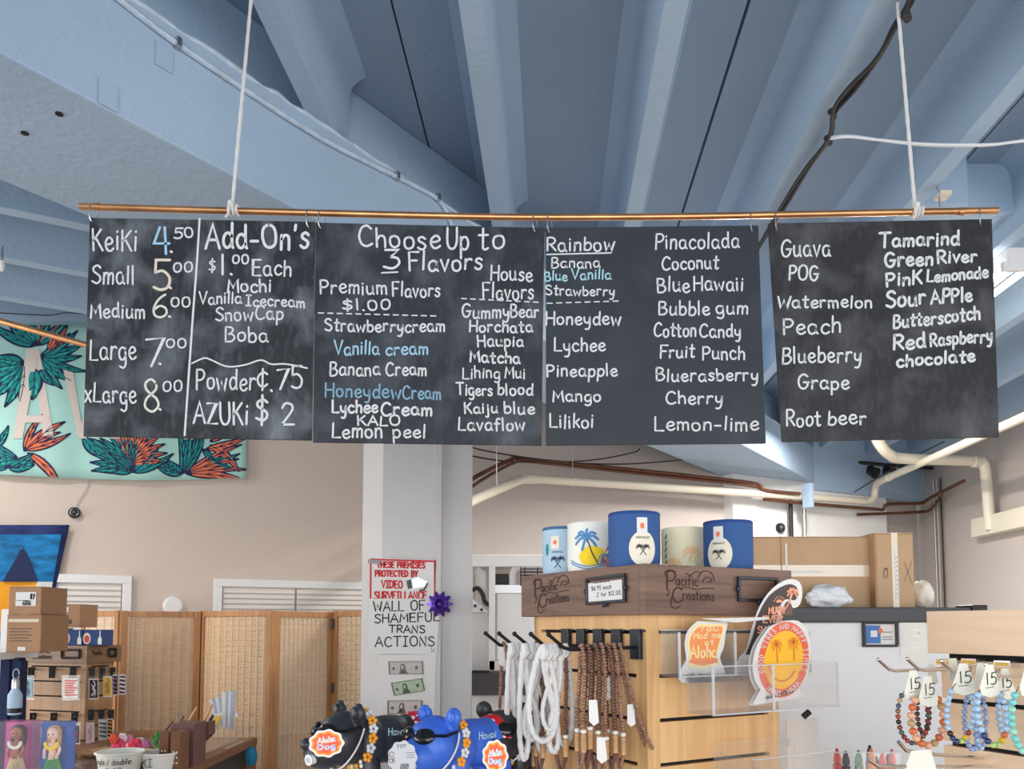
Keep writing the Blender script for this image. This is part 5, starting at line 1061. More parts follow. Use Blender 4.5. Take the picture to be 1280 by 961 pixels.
# ------------------------------------------------------------------ toy bears
def ellm(parts, name, m, par, voxel=.0028):
    mb = MB()
    for c, r, rot in parts: mb.ell(c, r, 18, 12, rot)
    o = obj(name, mb, m, par, smooth='all'); md = o.modifiers.new('remesh', 'REMESH'); md.mode = 'VOXEL'; md.voxel_size = voxel; md.use_smooth_shade = True
    s = o.modifiers.new('smooth', 'SMOOTH'); s.iterations = 4; return o
def bear(pos, yaw, label, bm_, earm, k=1.0, tagm=True):
    t = thing('toy_bear', label, 'toy', pos, 'vinyl toy bears in a row')
    Rz = Matrix.Rotation(yaw, 4, 'Z'); T = Matrix.Translation(pos) @ Rz @ Matrix.Scale(k, 4)
    def V(x, y, z): return T @ Vector((x, y, z))
    R3 = (Rz.to_3x3())
    def E(x, y, z, r, tilt=0): 
        return (V(x, y, z), tuple(a*k for a in r), R3 @ Matrix.Rotation(tilt, 3, 'Y'))
    tilt = R(-14)
    body = [E(.01, 0, .105, (.066, .041, .041)), E(-.028, 0, .103, (.045, .042, .042)), E(.052, 0, .103, (.042, .042, .043)),
            E(-.078, 0, .110, (.040, .047, .043), tilt), E(-.070, 0, .122, (.032, .040, .036)), E(-.104, 0, .096, (.036, .036, .031), tilt), E(-.136, 0, .108, (.011, .014, .010)), E(-.102, 0, .124, (.020, .012, .012), R(-30))]
    for x in (-.035, .06):
        for y in (-.024, .024): body += [E(x, y, .06, (.019, .017, .04)), E(x-.004, y, .024, (.018, .016, .022)), E(x-.01, y, .012, (.023, .017, .012))]
    for y in (-.036, .036): body += [E(-.062, y, .156, (.0105, .0160, .0165)), E(-.060, y*.86, .143, (.010, .012, .012))]
    body += [E(.097, 0, .118, (.01, .008, .008))]
    ellm(body, 'body', bm_, t)
    for y in (-.036, .036): obj('inner_ear', MB().ell(V(-.0720, y-.003, .157), (.004*k, .0095*k, .0105*k), 12, 8, R3), earm, t, smooth=True)
    g = MB()
    for y in (-1, 1):
        g.ell(V(-.1120, y*.0215, .1290), (.0065*k, .0190*k, .0135*k), 18, 10, R3 @ Matrix.Rotation(R(24)*-y, 3, 'Z') @ Matrix.Rotation(R(28), 3, 'Y'))
        g.tube([V(-.106, y*.036, .131), V(-.088, y*.0475, .130), V(-.062, y*.045, .134)], .0026*k, 6)
    g.tube([V(-.118, -.012, .129), V(-.120, 0, .131), V(-.118, .012, .129)], .003*k, 6)
    obj('sunglasses', g, M['glossblk'], t, smooth=True)
    obj('strap', MB().tube([V(-.066-.026*math.sin(a)*.9, -.0475*math.cos(a)*(1 if abs(math.cos(a)) > .02 else 1), .108-.046*math.sin(a)) for a in [R(-30+i*12) for i in range(21)]], .0016*k, 6), M['glossw'], t, smooth=True)
    obj('whistle', MB().tube([V(-.128, -.014, .086), V(-.140, -.018, .085)], [.0085*k, .009*k], 14), M['glossw'], t, smooth=True); obj('whistle_hole', MB().tube([V(-.1402, -.018, .085), V(-.1412, -.0184, .085)], .0045*k, 10), M['silver'], t)
    sh = MB(); sh.ell(V(.062, 0, .104), (.040*k, .0445*k, .0455*k), 20, 14, R3); obj('shorts', sh, M['shorts'], t, smooth=True)
    n_ = 18
    for i in range(n_):
        a = 2*math.pi*i/n_; c = Vector((-.040+.010*math.cos(a), .043*math.sin(a), .106+.045*math.cos(a)))
        fl = MB()
        for q in range(5): b = 2*math.pi*q/5; fl.ell(V(c.x+.0052*math.cos(b), c.y+.003*math.sin(b)*abs(math.cos(a))+.001, c.z+.0052*math.sin(b)), .0042*k, 6, 4)
        obj('lei_flower', fl, (M['orflower'], M['glossw'])[i % 2], t, smooth='all')
    # white script on the flank
    mb = MB(); letter(mb, 'Hawaii', 0, .04, 0, 0, .012, .0016, lambda x, y: V(-.010+x, -.0402+.04*(x-.015)**2*8-.0012, .116+y-.000), .02, up=1, slant=.2); obj('flank_lettering', mb, M['flank'], t)
    return t, V
M.update(glossblk=mat('glossy_black_plastic', (14, 14, 16), .12), bearblk=mat('matte_black_vinyl', (46, 47, 52), .42), bearblue=mat('royal_blue_vinyl', (56, 104, 208), .45), shorts=spots_mat('red_floral_cloth', (206, 24, 40), (240, 226, 220), 75, .38), orflower=mat('orange_flower', (246, 168, 52), .7), silver=mat('silver_tag', (170, 176, 190), .4), flank=mat('pale_teal_lettering', (190, 222, 226), .6),
  fluor=mat('vivid_orange_tag', (244, 92, 44), .5))
ZB = 1.215
obj('display_riser', MB().box(-.42, .10, 1.42, 1.72, .95, ZB), M['white'], label='white riser box under the toy bears, just below the frame', cat='riser', bevel=.003)
def at(px, Y): return Vector(((px-640)/1000*Y, Y, ZB))
b1_, V1 = bear(at(480, 1.56), R(36), 'black vinyl toy bear with orange and white lei, leftmost of the three', M['bearblk'], M['bearblk'], 1.12)
b2_, V2 = bear(at(584, 1.52), R(46), 'royal blue vinyl toy bear with sunglasses and red floral shorts', M['bearblue'], M['bearblue'], 1.10)
b3_, V3 = bear(at(640, 1.66), R(74), 'black vinyl toy bear partly hidden behind the necklaces', M['bearblk'], M['bearblk'], 1.08)
def hangtag(par_label, c, rx, rz, yaw, tilt, front, txt, dull=False, group=None):
    t = thing('scalloped_tag', par_label, 'tag', c); m = frame(c, (math.cos(yaw), math.sin(yaw), 0), (math.sin(tilt), 0, math.cos(tilt)))
    def scal(k, d, n_=72, lob=9, amp=.05): return [m @ Vector((rx*k*(1+amp*math.cos(lob*2*math.pi*i/n_))*math.cos(2*math.pi*i/n_), -d, rz*k*(1+amp*math.cos(lob*2*math.pi*i/n_))*math.sin(2*math.pi*i/n_))) for i in range(n_)]
    obj('card', MB().prism(scal(1, 0), (m.to_3x3() @ Vector((0, .0012, 0)))), M['glossw'] if not dull else M['dulltag'], t)
    if dull:
        mb = MB(); fn = lambda x, y: m @ Vector((x, -.0006, y))
        for i in range(9): ribbon(mb, [(-.004+i*.0016, -.022), (-.002+i*.0016, -.01)], .0008, fn)
        ribbon(mb, [(-.018+.004*math.cos(a/3), .006+.004*math.sin(a/3)) for a in range(18)], .001, fn); letter(mb, 'CE', -.022, -.012, -.008, -.008, .007, .001, fn, up=1); letter(mb, 'TOY', -.010, .006, .016, .018, .005, .0008, fn, up=1)
        for i in range(3): ribbon(mb, [(.006, .008-i*.004), (.02, .009-i*.004)], .0006, fn)
        obj('tag_print', mb, M['ink'], t); return t
    obj('yellow_print', MB().poly(scal(.86, .0006)), M['orflower'], t); obj('orange_print', MB().poly(scal(.74, .0012, amp=.09)), M['fluor'], t)
    fn = lambda x, y: m @ Vector((x, -.0018, y)); 
    for i, (tx, y_) in enumerate(txt):
        mb = MB(); letter(mb, tx, -rx*.5, rx*.52, rz*y_-rz*.06, rz*y_+rz*.06, rz*.36, rz*.11, fn, .05, up=1, slant=.15); obj('tag_lettering', mb, (M['glossw'], M['tagblue'])[i % 2], t)
    return t
M['dulltag'] = mat('grey_white_tag', (192, 192, 198), .5); M['tagblue'] = mat('tag_pale_blue', (190, 214, 250), .5)
hangtag('orange scalloped paper tag at the snout of the left black bear', P(408, 929, 1.38), .029, .023, R(12), R(-18), 1, (('Aloha', .1), ('Dog', -.4)))
hangtag('grey scalloped tag back with small print between the black and blue bears', P(503, 947, 1.36), .024, .028, R(5), R(20), 1, (), True)
hangtag('orange scalloped paper tag in front of the partly hidden bear', P(619, 945, 1.33), .021, .026, R(-5), R(2), 1, (('Aloha', .05), ('Dog', -.45)))
# ------------------------------------------------------------------ white cabinet with boxes on top
YC = 2.45
a = P(925, 778, YC); b = P(1190, 778, YC); zt = P(1000, 759, YC).z; zb = P(1000, 777.5, YC).z
wc_ = thing('white_cabinet', 'tall white cabinet with a dark grey top behind the sticker rack', 'cabinet', ((a.x+b.x)/2, YC+.35, 0))
obj('cabinet_body', MB().box(a.x, b.x, YC+.01, YC+.72, 0, zb), mat('cabinet_white', (222, 223, 225), .35), wc_, bevel=.006); obj('top_slab', MB().box(a.x-.01, P(1158, 0, YC).x, YC, YC+.75, zb, zt), M['charcoal'], wc_, bevel=.003)
obj('hinge_cover', MB().box(P(1190, 0, YC).x, P(1208, 0, YC).x, YC+.02, YC+.12, zt-.03, zt+.008), M['black'], wc_, bevel=.003); obj('top_slab', MB().box(P(1158, 0, YC).x, P(1208, 0, YC).x, YC+.03, YC+.75, zb, zt), M['charcoal'], wc_)
def carton(name, label, x0, x1, yt, yb, Y, d, m, zbase=None, yaw=0, group=None, cat='box', tape=True):
    A = P(x0, yb, Y); B = P(x1, yt, Y); zz = zbase if zbase is not None else A.z
    t = thing(name, label, cat, ((A.x+B.x)/2, Y+d/2, zz), group)
    c = Vector(((A.x+B.x)/2, Y, zz)); f = frame(c, (math.cos(yaw), math.sin(yaw), 0)); w_ = (B.x-A.x)/2; h = B.z-zz
    obj('carton_body', MB(f).box(-w_, w_, 0, d, 0, h-.003), m, t, bevel=.003)
    obj('flap', MB(f).box(-w_, w_, 0, d*.49, h-.003, h), m, t); obj('flap', MB(f).box(-w_, w_, d*.51, d, h-.003, h), m, t)
    if tape: obj('tape', MB(f).box(-.02, .02, -.001, d+.001, h, h+.0008) , M['tape'], t)
    return t, f, w_, h
c1, fA, w1_, h1_ = carton('cardboard_box', 'wide brown cardboard box on the white cabinet, taped across its front', 938, 1092, 670.5, 758, YC+.12, .4, M['card'], zt)
obj('tape', MB(fA).box(-w1_, w1_, -.0012, 0, h1_*.44, h1_*.60), M['tape'], c1); obj('seam', MB(fA).box(-w1_+.10, -w1_+.104, -.0015, 0, .0, h1_), M['card2'], c1); obj('tape', MB(fA).box(-w1_+.116, -w1_+.122, -.0014, 0, h1_*.3, h1_*.9), M['paper'], c1)
mb = MB(); rn = random.Random(4)
for i in range(7): ribbon(mb, [(-w1_+.13+i*.016, h1_*.50), (-w1_+.139+i*.016, h1_*.515)], .008, lambda x, y: fA @ Vector((x, -.0022, y)))
obj('torn_label', mb, M['paper'], c1)
c2, fB, w2_, h2_ = carton('cardboard_box', 'narrow upright cardboard box beside the wide one on the white cabinet', 1095, 1141, 666, 758, YC+.08, .34, M['card'], zt)
obj('tape', MB(fB).box(-.008, .012, -.0012, 0, 0, h2_), M['tape'], c2); obj('label_strip', MB(fB).box(.0, .011, -.002, -.0012, h2_*.1, h2_*.78), M['paper'], c2); obj('side_fold', MB(fB).box(-w2_-.0008, -w2_+.006, -.001, .05, 0, h2_), M['card2'], c2)
mb = MB(); fb = lambda x, y: fB @ Vector((x, -.0025, y)); ribbon(mb, catmull([(-.032, h2_*.5), (-.024, h2_*.53), (-.024, h2_*.42), (-.032, h2_*.40), (-.036, h2_*.46), (-.03, h2_*.53)], 3), .0016, fb)
ribbon(mb, [(.03, h2_*.62), (.055, h2_*.3)], .001, fb); ribbon(mb, [(.055, h2_*.62), (.028, h2_*.34)], .001, fb)
for i in range(9): ribbon(mb, [(.002, h2_*(.18+.06*i)), (.009, h2_*(.2+.06*i))], .0012, lambda x, y: fB @ Vector((x, -.003, y)))
obj('marker_lines', mb, M['ink'], c2)
def lump(name, label, cat, c, r, m, seed, sc=14, amp=.3):
    mb = MB(); mb.ell((0, 0, 0), 1, 36, 20); vs = []
    for v in mb.v:
        n_ = noise.noise(v*2.2+Vector((seed, 0, 0)))*amp + abs(noise.noise(v*5+Vector((seed, 3, 0))))*amp*.6
        q = v*(1+n_); vs.append(Vector((c.x+q.x*r[0], c.y+q.y*r[1], max(c.z, c.z+r[2]*.9+q.z*r[2]))))
    mb.v = vs; return obj(name, mb, m, label=label, cat=cat, smooth='all')
M['plastic'] = mat('crinkled_white_plastic', (226, 230, 236), .3, bump=.5, bscale=60)
c = P(1036, 757, YC+.05); c.z = zt; lump('plastic_bag', 'crumpled white plastic bag on the cabinet in front of the wide box', 'bag', c, (.064, .04, .036), M['plastic'], 2)
c = P(1153, 757, YC+.16); c.z = zt; lump('wrapped_roll', 'cream foam wrapping standing right of the narrow cardboard box', 'wrapping', c, (.032, .04, .048), mat('cream_wrap', (238, 230, 214), .7), 7, amp=.15)
# card frame and note on the cabinet
Yf = YC+.008
def fq(x0, x1, y0, y1, d0, d1): A = P(x0, y1, Yf); B = P(x1, y0, Yf); return MB().box(A.x, B.x, Yf-d1, Yf-d0, A.z, B.z)
cf = thing('picture_frame', 'small black framed card with blue half on the white cabinet', 'frame', P(1100, 808, Yf))
for q in ((1078, 1121.5, 777.5, 780), (1078, 1121.5, 805.5, 808.5), (1078, 1080.5, 780, 805.5), (1119, 1121.5, 780, 805.5)): obj('frame_edge', fq(*q, -.004, .008), M['black'], cf)
obj('card', fq(1080.5, 1119, 780, 805.5, -.003, .001), M['paper'], cf); obj('blue_print', fq(1082, 1100, 781.5, 804, .001, .002), mat('card_blue', (70, 120, 190), .6), cf); obj('white_print', fq(1088, 1096, 788, 796, .002, .003), M['paper'], cf)
obj('badge_print', MB().tube([P(1099.5, 788, Yf-.0022), P(1099.5, 788, Yf-.003)], .009, 14), M['orange'], cf); mb = MB()
for y in (790, 796, 799): ribbon(mb, [(1103, y), (1115, y)], .8, lambda x, y_: P(x, y_, Yf-.002))
obj('small_print', mb, M['ink'], cf)
nn_ = thing('paper_note', 'cream paper note on the cabinet right of the framed card', 'paper', P(1142, 826, Yf)); obj('sheet', fq(1126, 1156, 778, 828, -.003, .0), mat('cream_note', (232, 230, 222), .8), nn_)
mb = MB(); ribbon(mb, [(1145+4.5*math.cos(a/2), 791+4.5*math.sin(a/2)) for a in range(14)], 1, lambda x, y: P(x, y, Yf-.001)); 
for y in (803, 806, 809): ribbon(mb, [(1137, y), (1152, y)], .5, lambda x, y_: P(x, y_, Yf-.001))
obj('small_print', mb, M['steel'], nn_)

# white brochures / white boards stack at the side of the display
st_ = thing('paper_stack', 'stack of white paper sheets standing right of the wooden display', 'paper', P(1000, 961, 1.95))
for i in range(5):
    A = P(983, 898, 1.9+i*.012); B = P(1006+i*4.2, 898, 1.9+i*.012)
    obj('sheet', MB().box(A.x, B.x, A.y, A.y+.003, .951, A.z), M['paper'], st_)
mb = MB(); letter(mb, 'II', 984, 988, 932, 932, 7, 1, lambda x, y: P(x, y, 1.898)); obj('small_print', mb, M['steel'], st_)
obj('black_pen', MB().tube([P(1004, 896, 1.9), P(1012, 889, 1.9)], .0075, 8), M['ink'], label='short black marker end poking out above the white papers', cat='pen')
# bottles / pens at the bottom
pcols = [((205, 40, 44), 1046, 935, 'red'), ((50, 48, 60), 1057, 938, 'dark'), ((40, 150, 80), 1073, 937, 'green'), ((245, 140, 50), 1089, 935, 'orange'), ((240, 80, 80), 1103, 940, 'coral'), ((235, 130, 130), 1115, 936, 'pink'), ((60, 40, 60), 1087, 931, 'plum'), ((40, 40, 44), 1095, 945, 'black'), ((44, 42, 46), 1110, 942, 'charcoal')]
hold = thing('pen_jar', 'clear box holding small bright topped bottles at the bottom edge', 'jar', P(1080, 1000, 2.05))
for a_ in ((1028, 1062, 2.0), (1064, 1122, 2.02)):
    A = P(a_[0], 940, a_[2]); B = P(a_[1], 940, a_[2]); obj('jar_wall', MB().box(A.x, B.x, a_[2]-.015, a_[2]-.012, .951, A.z), M['clear'], hold); obj('jar_rim', MB().box(A.x, B.x, a_[2]-.016, a_[2]-.011, A.z, A.z+.003), M['clearedge'], hold)
for i, (col, x, y, nm) in enumerate(pcols):
    Yp = 2.03+.014*(i % 3)+(.03 if i > 5 else 0); c = P(x, y, Yp); m = mat(nm+'_cap', col, .3); t = thing('paint_bottle', 'small clear bottle with a pointed %s cap at the bottom edge' % nm, 'bottle', (c.x, c.y, .951), 'bright capped bottles')
    obj('cap', MB().lathe([(.0, 0), (.003, -.001), (.006, -.012), (.009, -.022), (.0095, -.034), (.004, -.036), (0, -.036)], 12, c), m, t, smooth=True)
    obj('bottle_body', MB().lathe([(0, .0), (.010, .0), (.0105, c.z-.038-.951), (.004, c.z-.0365-.951), (0, c.z-.0365-.951)], 12, (c.x, c.y, .951)), m, t, smooth=True)

# ------------------------------------------------------------------ right display with chrome hooks and bracelets
D2 = Vector((.755, 1.46, 0)); d2 = Vector((.39, -.92, 0)).normalized(); n2 = Vector((-d2.y, d2.x, 0)); n2 = -n2 if n2.x > 0 else n2
rd = thing('jewelry_display', 'pale wood display with chrome hooks full of bracelets at the right edge', 'display', (D2.x+.15, D2.y-.1, .95))
f2m = frame(D2, d2)      # x along face (toward camera), y = into the display
ysgn = 1 if (f2m.to_3x3() @ Vector((0, 1, 0))).dot(n2) < 0 else -1
zt2 = P(1155, 764, D2.y).z; zb2 = P(1155, 816, D2.y).z; LD = .36
def bx2(n_, m, x0, x1, y0, y1, z0, z1, par=rd, **k): return obj(n_, MB(f2m).box(x0, x1, min(y0*ysgn, y1*ysgn), max(y0*ysgn, y1*ysgn), z0, z1), m, par, **k)
bx2('header_panel', M['ash'], 0, LD, 0, .016, zb2, zt2, bevel=.001); bx2('header_end', M['ash'], 0, .016, .016, .3, zb2, zt2, bevel=.001); bx2('core', M['dark'], .02, LD, .03, .3, .95, zb2+.01)
z = zb2-.012
while z > .95: lo = max(.95, z-.068); bx2('slat_board', M['ash2'] if 'ash2' in M else M['ash'], .012, LD, .018, .03, lo, z); bx2('slat_board', M['ash'], .012, .02, .03, .3, lo, z); z -= .076
def g2(x, out, z): return f2m @ Vector((x, -out*ysgn, z))
M['tagpaper'] = mat('cream_price_tag', (232, 230, 216), .7); M['clipy'] = mat('yellow_clip_label', (226, 178, 84), .6)
hk2 = []
for i, (x, ln, zz) in enumerate(((.035, .16, .0), (.085, .15, .006), (.145, .145, .004), (.215, .14, .0))):
    zc_ = zb2-.012+zz*.5
    t = thing('chrome_hook', ('chrome hook reaching farthest left from the pale display', 'chrome hook second from the far end of the pale display', 'chrome hook third from the far end of the pale display', 'nearest chrome hook at the right edge of the photo')[i], 'hook', g2(x, 0, zc_), 'chrome hooks on the pale display')
    obj('clip', MB(f2m).box(x-.014, x+.014, *sorted((-.006*ysgn, .018*ysgn)), zc_-.008, zc_+.002), M['chrome'], t); obj('clip_label', MB(f2m).box(x-.012, x+.012, *sorted((-.007*ysgn, -.0062*ysgn)), zc_-.007, zc_-.001), M['clipy'], t)
    obj('rod', MB().tube([g2(x, .0, zc_-.014), g2(x, ln-.04, zc_-.016), g2(x, ln-.025, zc_-.013), g2(x, ln, zc_+.004)], .0028, 10), M['chrome'], t, smooth=True); obj('rod_tip', MB().ell(g2(x, ln, zc_+.004), .0034, 8, 6), M['chrome'], t, smooth=True); hk2.append((x, zc_-.018))
def bcol(n_, c): return M.setdefault('bead_'+n_, mat('bead_'+n_, c, .15, coat=.3, var=.2, vscale=90))
def bracelet(label, px, py_top, Y, w_, h, cols, r=.0042, tagp=True, tilt=0, txt='15'):
    t = thing('bead_bracelet', label, 'bracelet', P(px, py_top, Y)-Vector((0, 0, h)), None); c = P(px, py_top, Y)-Vector((0, 0, h/2))
    arc = []; cum = [0]
    for i in range(361): arc.append((w_/2*math.sin(R(i)), h/2*math.cos(R(i))))
    for i in range(360): cum.append(cum[-1]+math.hypot(arc[i+1][0]-arc[i][0], arc[i+1][1]-arc[i][1]))
    n_ = int(cum[-1]/(2*r)); k = 0
    for i in range(n_):
        s_a = cum[-1]*i/n_; a = R(next(q for q in range(361) if cum[q] >= s_a-1e-9)); p = c+Vector((w_/2*math.sin(a)+tilt*math.cos(a), .010*math.sin(a), h/2*math.cos(a)))
        if tagp and math.cos(a) > .72: continue
        obj('bead', MB().ell(p, r, 10, 7), bcol(*cols[i % len(cols)]) if not callable(cols) else cols(a), t, smooth='all')
    obj('elastic_cord', MB().tube([c+Vector((w_/2*math.sin(a)+tilt*math.cos(a), .010*math.sin(a), h/2*math.cos(a))) for a in [2*math.pi*i/24 for i in range(24)]], .0006, 5, closed=True), M['cable'], t)
    if tagp:
        p = P(px, py_top, Y)+Vector((tilt, -.006, .012)); q = MB(frame(p, (1, .15*(-1)**int(px), 0), (.06*((px % 3)-1), 0, 1)))
        s_ = .020
        q.prism([(-.30*s_, 0, .7*s_), (.30*s_, 0, .7*s_), (.42*s_, 0, .2*s_), (.85*s_, 0, -1.0*s_), (.72*s_, 0, -1.55*s_), (0, 0, -1.75*s_), (-.72*s_, 0, -1.55*s_), (-.85*s_, 0, -1.0*s_), (-.42*s_, 0, .2*s_)], (0, .001, 0)); obj('price_tag', q, M['tagpaper'], t)
        mb = MB(); fm_ = q.M; fn = lambda x, y: fm_ @ Vector((x, -.0008, y)); letter(mb, txt, -.35*s_, .5*s_, -.85*s_, -.7*s_, .85*s_, .0016, fn, .05, up=1, slant=.25); ribbon(mb, [(-.4*s_, -1.05*s_), (.3*s_, -.95*s_)], .0008, fn); obj('tag_lettering', mb, M['ink'], t)
    return t
red = ('brick', (150, 58, 48)); brn = ('brown', (120, 84, 60)); grn = ('forest', (50, 92, 84)); tl = ('slate', (56, 82, 98)); gold = ('tan', (186, 150, 100)); blk = ('black', (34, 26, 26)); ltb = ('sky', (168, 198, 226)); aqua = ('aqua', (120, 206, 200)); am = ('amber', (206, 104, 52)); yl = ('gold', (228, 182, 40)); nv = ('navy', (36, 58, 104)); pch = ('peach', (222, 166, 132)); mar = ('maroon', (108, 36, 40)); lime = ('lime', (180, 208, 120)); iris = ('periwinkle', (140, 164, 208))
bracelet('dark multicolour stone bead bracelet hanging farthest left on the chrome hooks', 1140, 858, 1.30, .058, .090, [red, brn, tl, gold, tl, red, mar, grn, mar, blk], .0042, True, 0, '15')
bracelet('black and maroon glossy bead bracelet beside the amber chunks', 1153, 862, 1.33, .030, .072, [blk, mar], .0042, False)
bracelet('bracelet of chunky amber and peach stones', 1158, 865, 1.29, .062, .084, [am, pch, am, gold, pch], .0062, True, 0, '15')
bracelet('light blue bead bracelet with navy and gold beads at the bottom, left one', 1199, 850, 1.25, .052, .094, lambda a: bcol(*(ltb if math.cos(a) > -.62 else (red if math.sin(a) > .55 else yl if math.sin(a) > .25 else lime if math.sin(a) > -.1 else nv if math.sin(a) > -.5 else blk))), .0046, True, .004)
bracelet('periwinkle bead bracelet hanging between the two light blue ones', 1214, 866, 1.30, .036, .090, [iris], .0044, False)
bracelet('second periwinkle bead bracelet slightly further right', 1224, 866, 1.31, .030, .088, [iris, ltb], .0044, False)
bracelet('light blue bead bracelet with amber and gold beads at the bottom, right one', 1238, 852, 1.21, .054, .094, lambda a: bcol(*(ltb if math.cos(a) > -.5 else (am if math.sin(a) > .6 else yl if math.sin(a) > .2 else lime if math.sin(a) > -.3 else nv))), .0050, True, -.004)
bracelet('pale blue bead bracelet behind the right hand tags', 1254, 856, 1.27, .030, .080, [ltb], .0046, True)
bracelet('aqua bead bracelet at the right edge of the photo', 1284, 852, 1.18, .062, .105, [aqua, aqua, ('mint', (150, 214, 190))], .0052, True)
for i, (x, y, Y) in enumerate(((1165, 838, 1.36), (1192, 832, 1.3), (1226, 838, 1.26))):
    c = P(x, y, Y); q = MB(frame(c, (1, .5, 0), (.1*(i-1), 0, 1))); q.prism([(-.008, 0, .012), (.008, 0, .012), (.014, 0, -.02), (0, 0, -.028), (-.014, 0, -.02)], (0, .001, 0)); obj('price_tag', q, M['tagpaper'], label='blank cream tag %s on the chrome hooks' % ('above the dark multicolour bracelet', 'above the left light blue bracelet', 'above the right light blue bracelet')[i], cat='tag')
# lower chrome hook with a tag
t = thing('chrome_hook', 'lower chrome hook at the bottom edge below the bracelets', 'hook', P(1180, 950, 1.3))
obj('rod', MB().tube([P(1085, 948, 1.22), P(1097, 957, 1.24), P(1120, 958, 1.26), P(1260, 958, 1.4)], .003, 8), M['chrome'], t, smooth=True); obj('rod', MB().tube([P(1123, 927, 1.28), P(1133, 938, 1.29), P(1170, 943, 1.33), P(1260, 950, 1.42)], .003, 8), M['chrome'], t, smooth=True)
c = P(1147, 948, 1.27); q = MB(frame(c, (1, .1, 0))); q.prism([(-.010, 0, .012), (.022, 0, .014), (.032, 0, -.02), (-.024, 0, -.022)], (0, .001, 0)); obj('price_tag', q, M['tagpaper'], label='wide cream tag on the lower chrome hook', cat='tag')
# ------------------------------------------------------------------ left spinner display with cards
C3 = P(109, 807, 3.7); AZ3 = R(72.9)
z3t = C3.z; z3h = P(109, 829, 3.7).z
d3, F3 = display((C3.x, C3.y), AZ3, .40, .21, z3t, z3h, 1.026, P(80, 834, 3.7).z, .069, 'smaller brown spinner display with postcards at the left', M['walnut2'], M['maple2'])
F3i = F3.inverted(); E3 = F3i @ ORI
def on3R(px, py, wv=0): d = F3i.to_3x3() @ ray(px, py); k = (-wv-E3.y)/d.y; return F3 @ (E3 + d*k)
def on3L(px, py, wv=0): d = F3i.to_3x3() @ ray(px, py); k = (-wv-E3.x)/d.x; return F3 @ (E3 + d*k)
def brk(on, x0, x1, y0, y1):
    q = MB(); 
    for (a, b) in (((x0, y0), (x1, y0)), ((x1, y0), (x1, y1)), ((x1, y1), (x0, y1)), ((x0, y1), (x0, y0))): q.tube([on(*a, .006), on(*b, .006)], .0055, 4)
    obj('card_holder', q, M['black'], d3)
brk(on3L, 77, 99, 812, 822); brk(on3R, 137, 145, 811, 820)
def l3(on, tx, x0, x1, y, cap): mb = MB(); letter(mb, tx, x0, x1, y, y, cap, .9, lambda a, b: on(a, b, .002), .05); obj('carved_lettering', mb, M['engrave'], d3)
l3(on3L, 'Pacific', 38, 62, 816, 6); l3(on3L, 'Creations', 40, 64, 823, 5); l3(on3R, 'Pacific', 116, 128, 818, 5)
def hooks3(on, xs, y, side):
    for i, x in enumerate(xs):
        lab = 'black peg, %s in the %s row on the %s face of the brown display' % (('first', 'second', 'third')[i], 'upper' if y < 860 else 'second' if y < 920 else 'lowest', ('left', 'right')[side])
        a = on(x, y, -.02); b = on(x, y, .12); b.z = a.z-.012; t_ = b+(b-a).normalized()*.02+Vector((0, 0, .02))
        t = thing('peg_hook', lab, 'hook', a, 'small pegs on the brown display'); obj('peg', MB().tube([a, b, t_], .004, 6), M['black'], t); c = on(x, y+3, -.018); n_ = (b-a).normalized(); obj('clip_plate', MB(frame(c, n_)).box(-.004, .006, -.016, .016, -.03, .02), M['black'], t)
hooks3(on3L, (40, 66, 92), 836, 0); hooks3(on3L, (42, 68, 94), 893, 0); hooks3(on3R, (114, 127, 140), 836, 1); hooks3(on3R, (113, 126, 138), 889, 1); hooks3(on3R, (110, 124), 942, 1); hooks3(on3L, (92,), 946, 0)
def pcard(label, on, x0, x1, y0, y1, wv, base, ink, kind, group=None):
    t = thing('postcard', label, 'card', on((x0+x1)/2, y1, wv), group); nrm = (on(x0, y0, wv+.01)-on(x0, y0, wv)); fn = lambda u, v, l=0: on(x0+(x1-x0)*u, y0+(y1-y0)*v, wv+l)
    obj('sleeve', MB().prism([fn(-.05, -.12), fn(1.05, -.12), fn(1.05, 1.05), fn(-.05, 1.05)], -nrm*1.2), M['clear'], t); obj('card', MB().prism([fn(0, 0, .001), fn(1, 0, .001), fn(1, 1, .001), fn(0, 1, .001)], -nrm*.1), M['paper'], t)
    bm_ = mat('card_print', base, .5, var=.2, vscale=30); im = mat('card_ink', ink, .5); obj('printed_field', MB().poly([fn(.08, .06, .003), fn(.92, .06, .003), fn(.92, .94, .003), fn(.08, .94, .003)]), bm_, t); mb = MB(); fr_ = lambda u, v: fn(u, v, .005)
    if kind == 'lines':
        for k in range(7): ribbon(mb, [(.15, .14+.11*k), (.85-.1*(k % 3), .14+.11*k)], .06, fr_)
    elif kind == 'sun':
        ribbon(mb, [(.5+.3*math.cos(a/4), .55-.22*math.sin(a/4)) for a in range(0, 13)], .07, fr_); mb.poly([fr_(.5+.18*math.cos(a/4), .56-.13*math.sin(a/4)) for a in range(0, 13)]); ribbon(mb, [(.2, .75), (.8, .75)], .05, fr_); ribbon(mb, [(.25, .85), (.75, .85)], .04, fr_)
    elif kind == 'swirl': ribbon(mb, catmull([(.3, .8), (.6, .65), (.4, .45), (.65, .3), (.5, .12)], 5), .1, fr_); ribbon(mb, catmull([(.6, .85), (.7, .6), (.3, .3)], 5), .06, fr_)
    else: 
        for k in range(4): ribbon(mb, [(.12, .18+.2*k), (.88, .22+.2*k)], .08, fr_)
    obj('card_drawing', mb, im, t); return t
pcard('postcard of a surfer on pale blue sea, upper left of the brown display', on3L, 22, 42, 847, 873, .10, (128, 172, 186), (60, 80, 100), 'swirl')
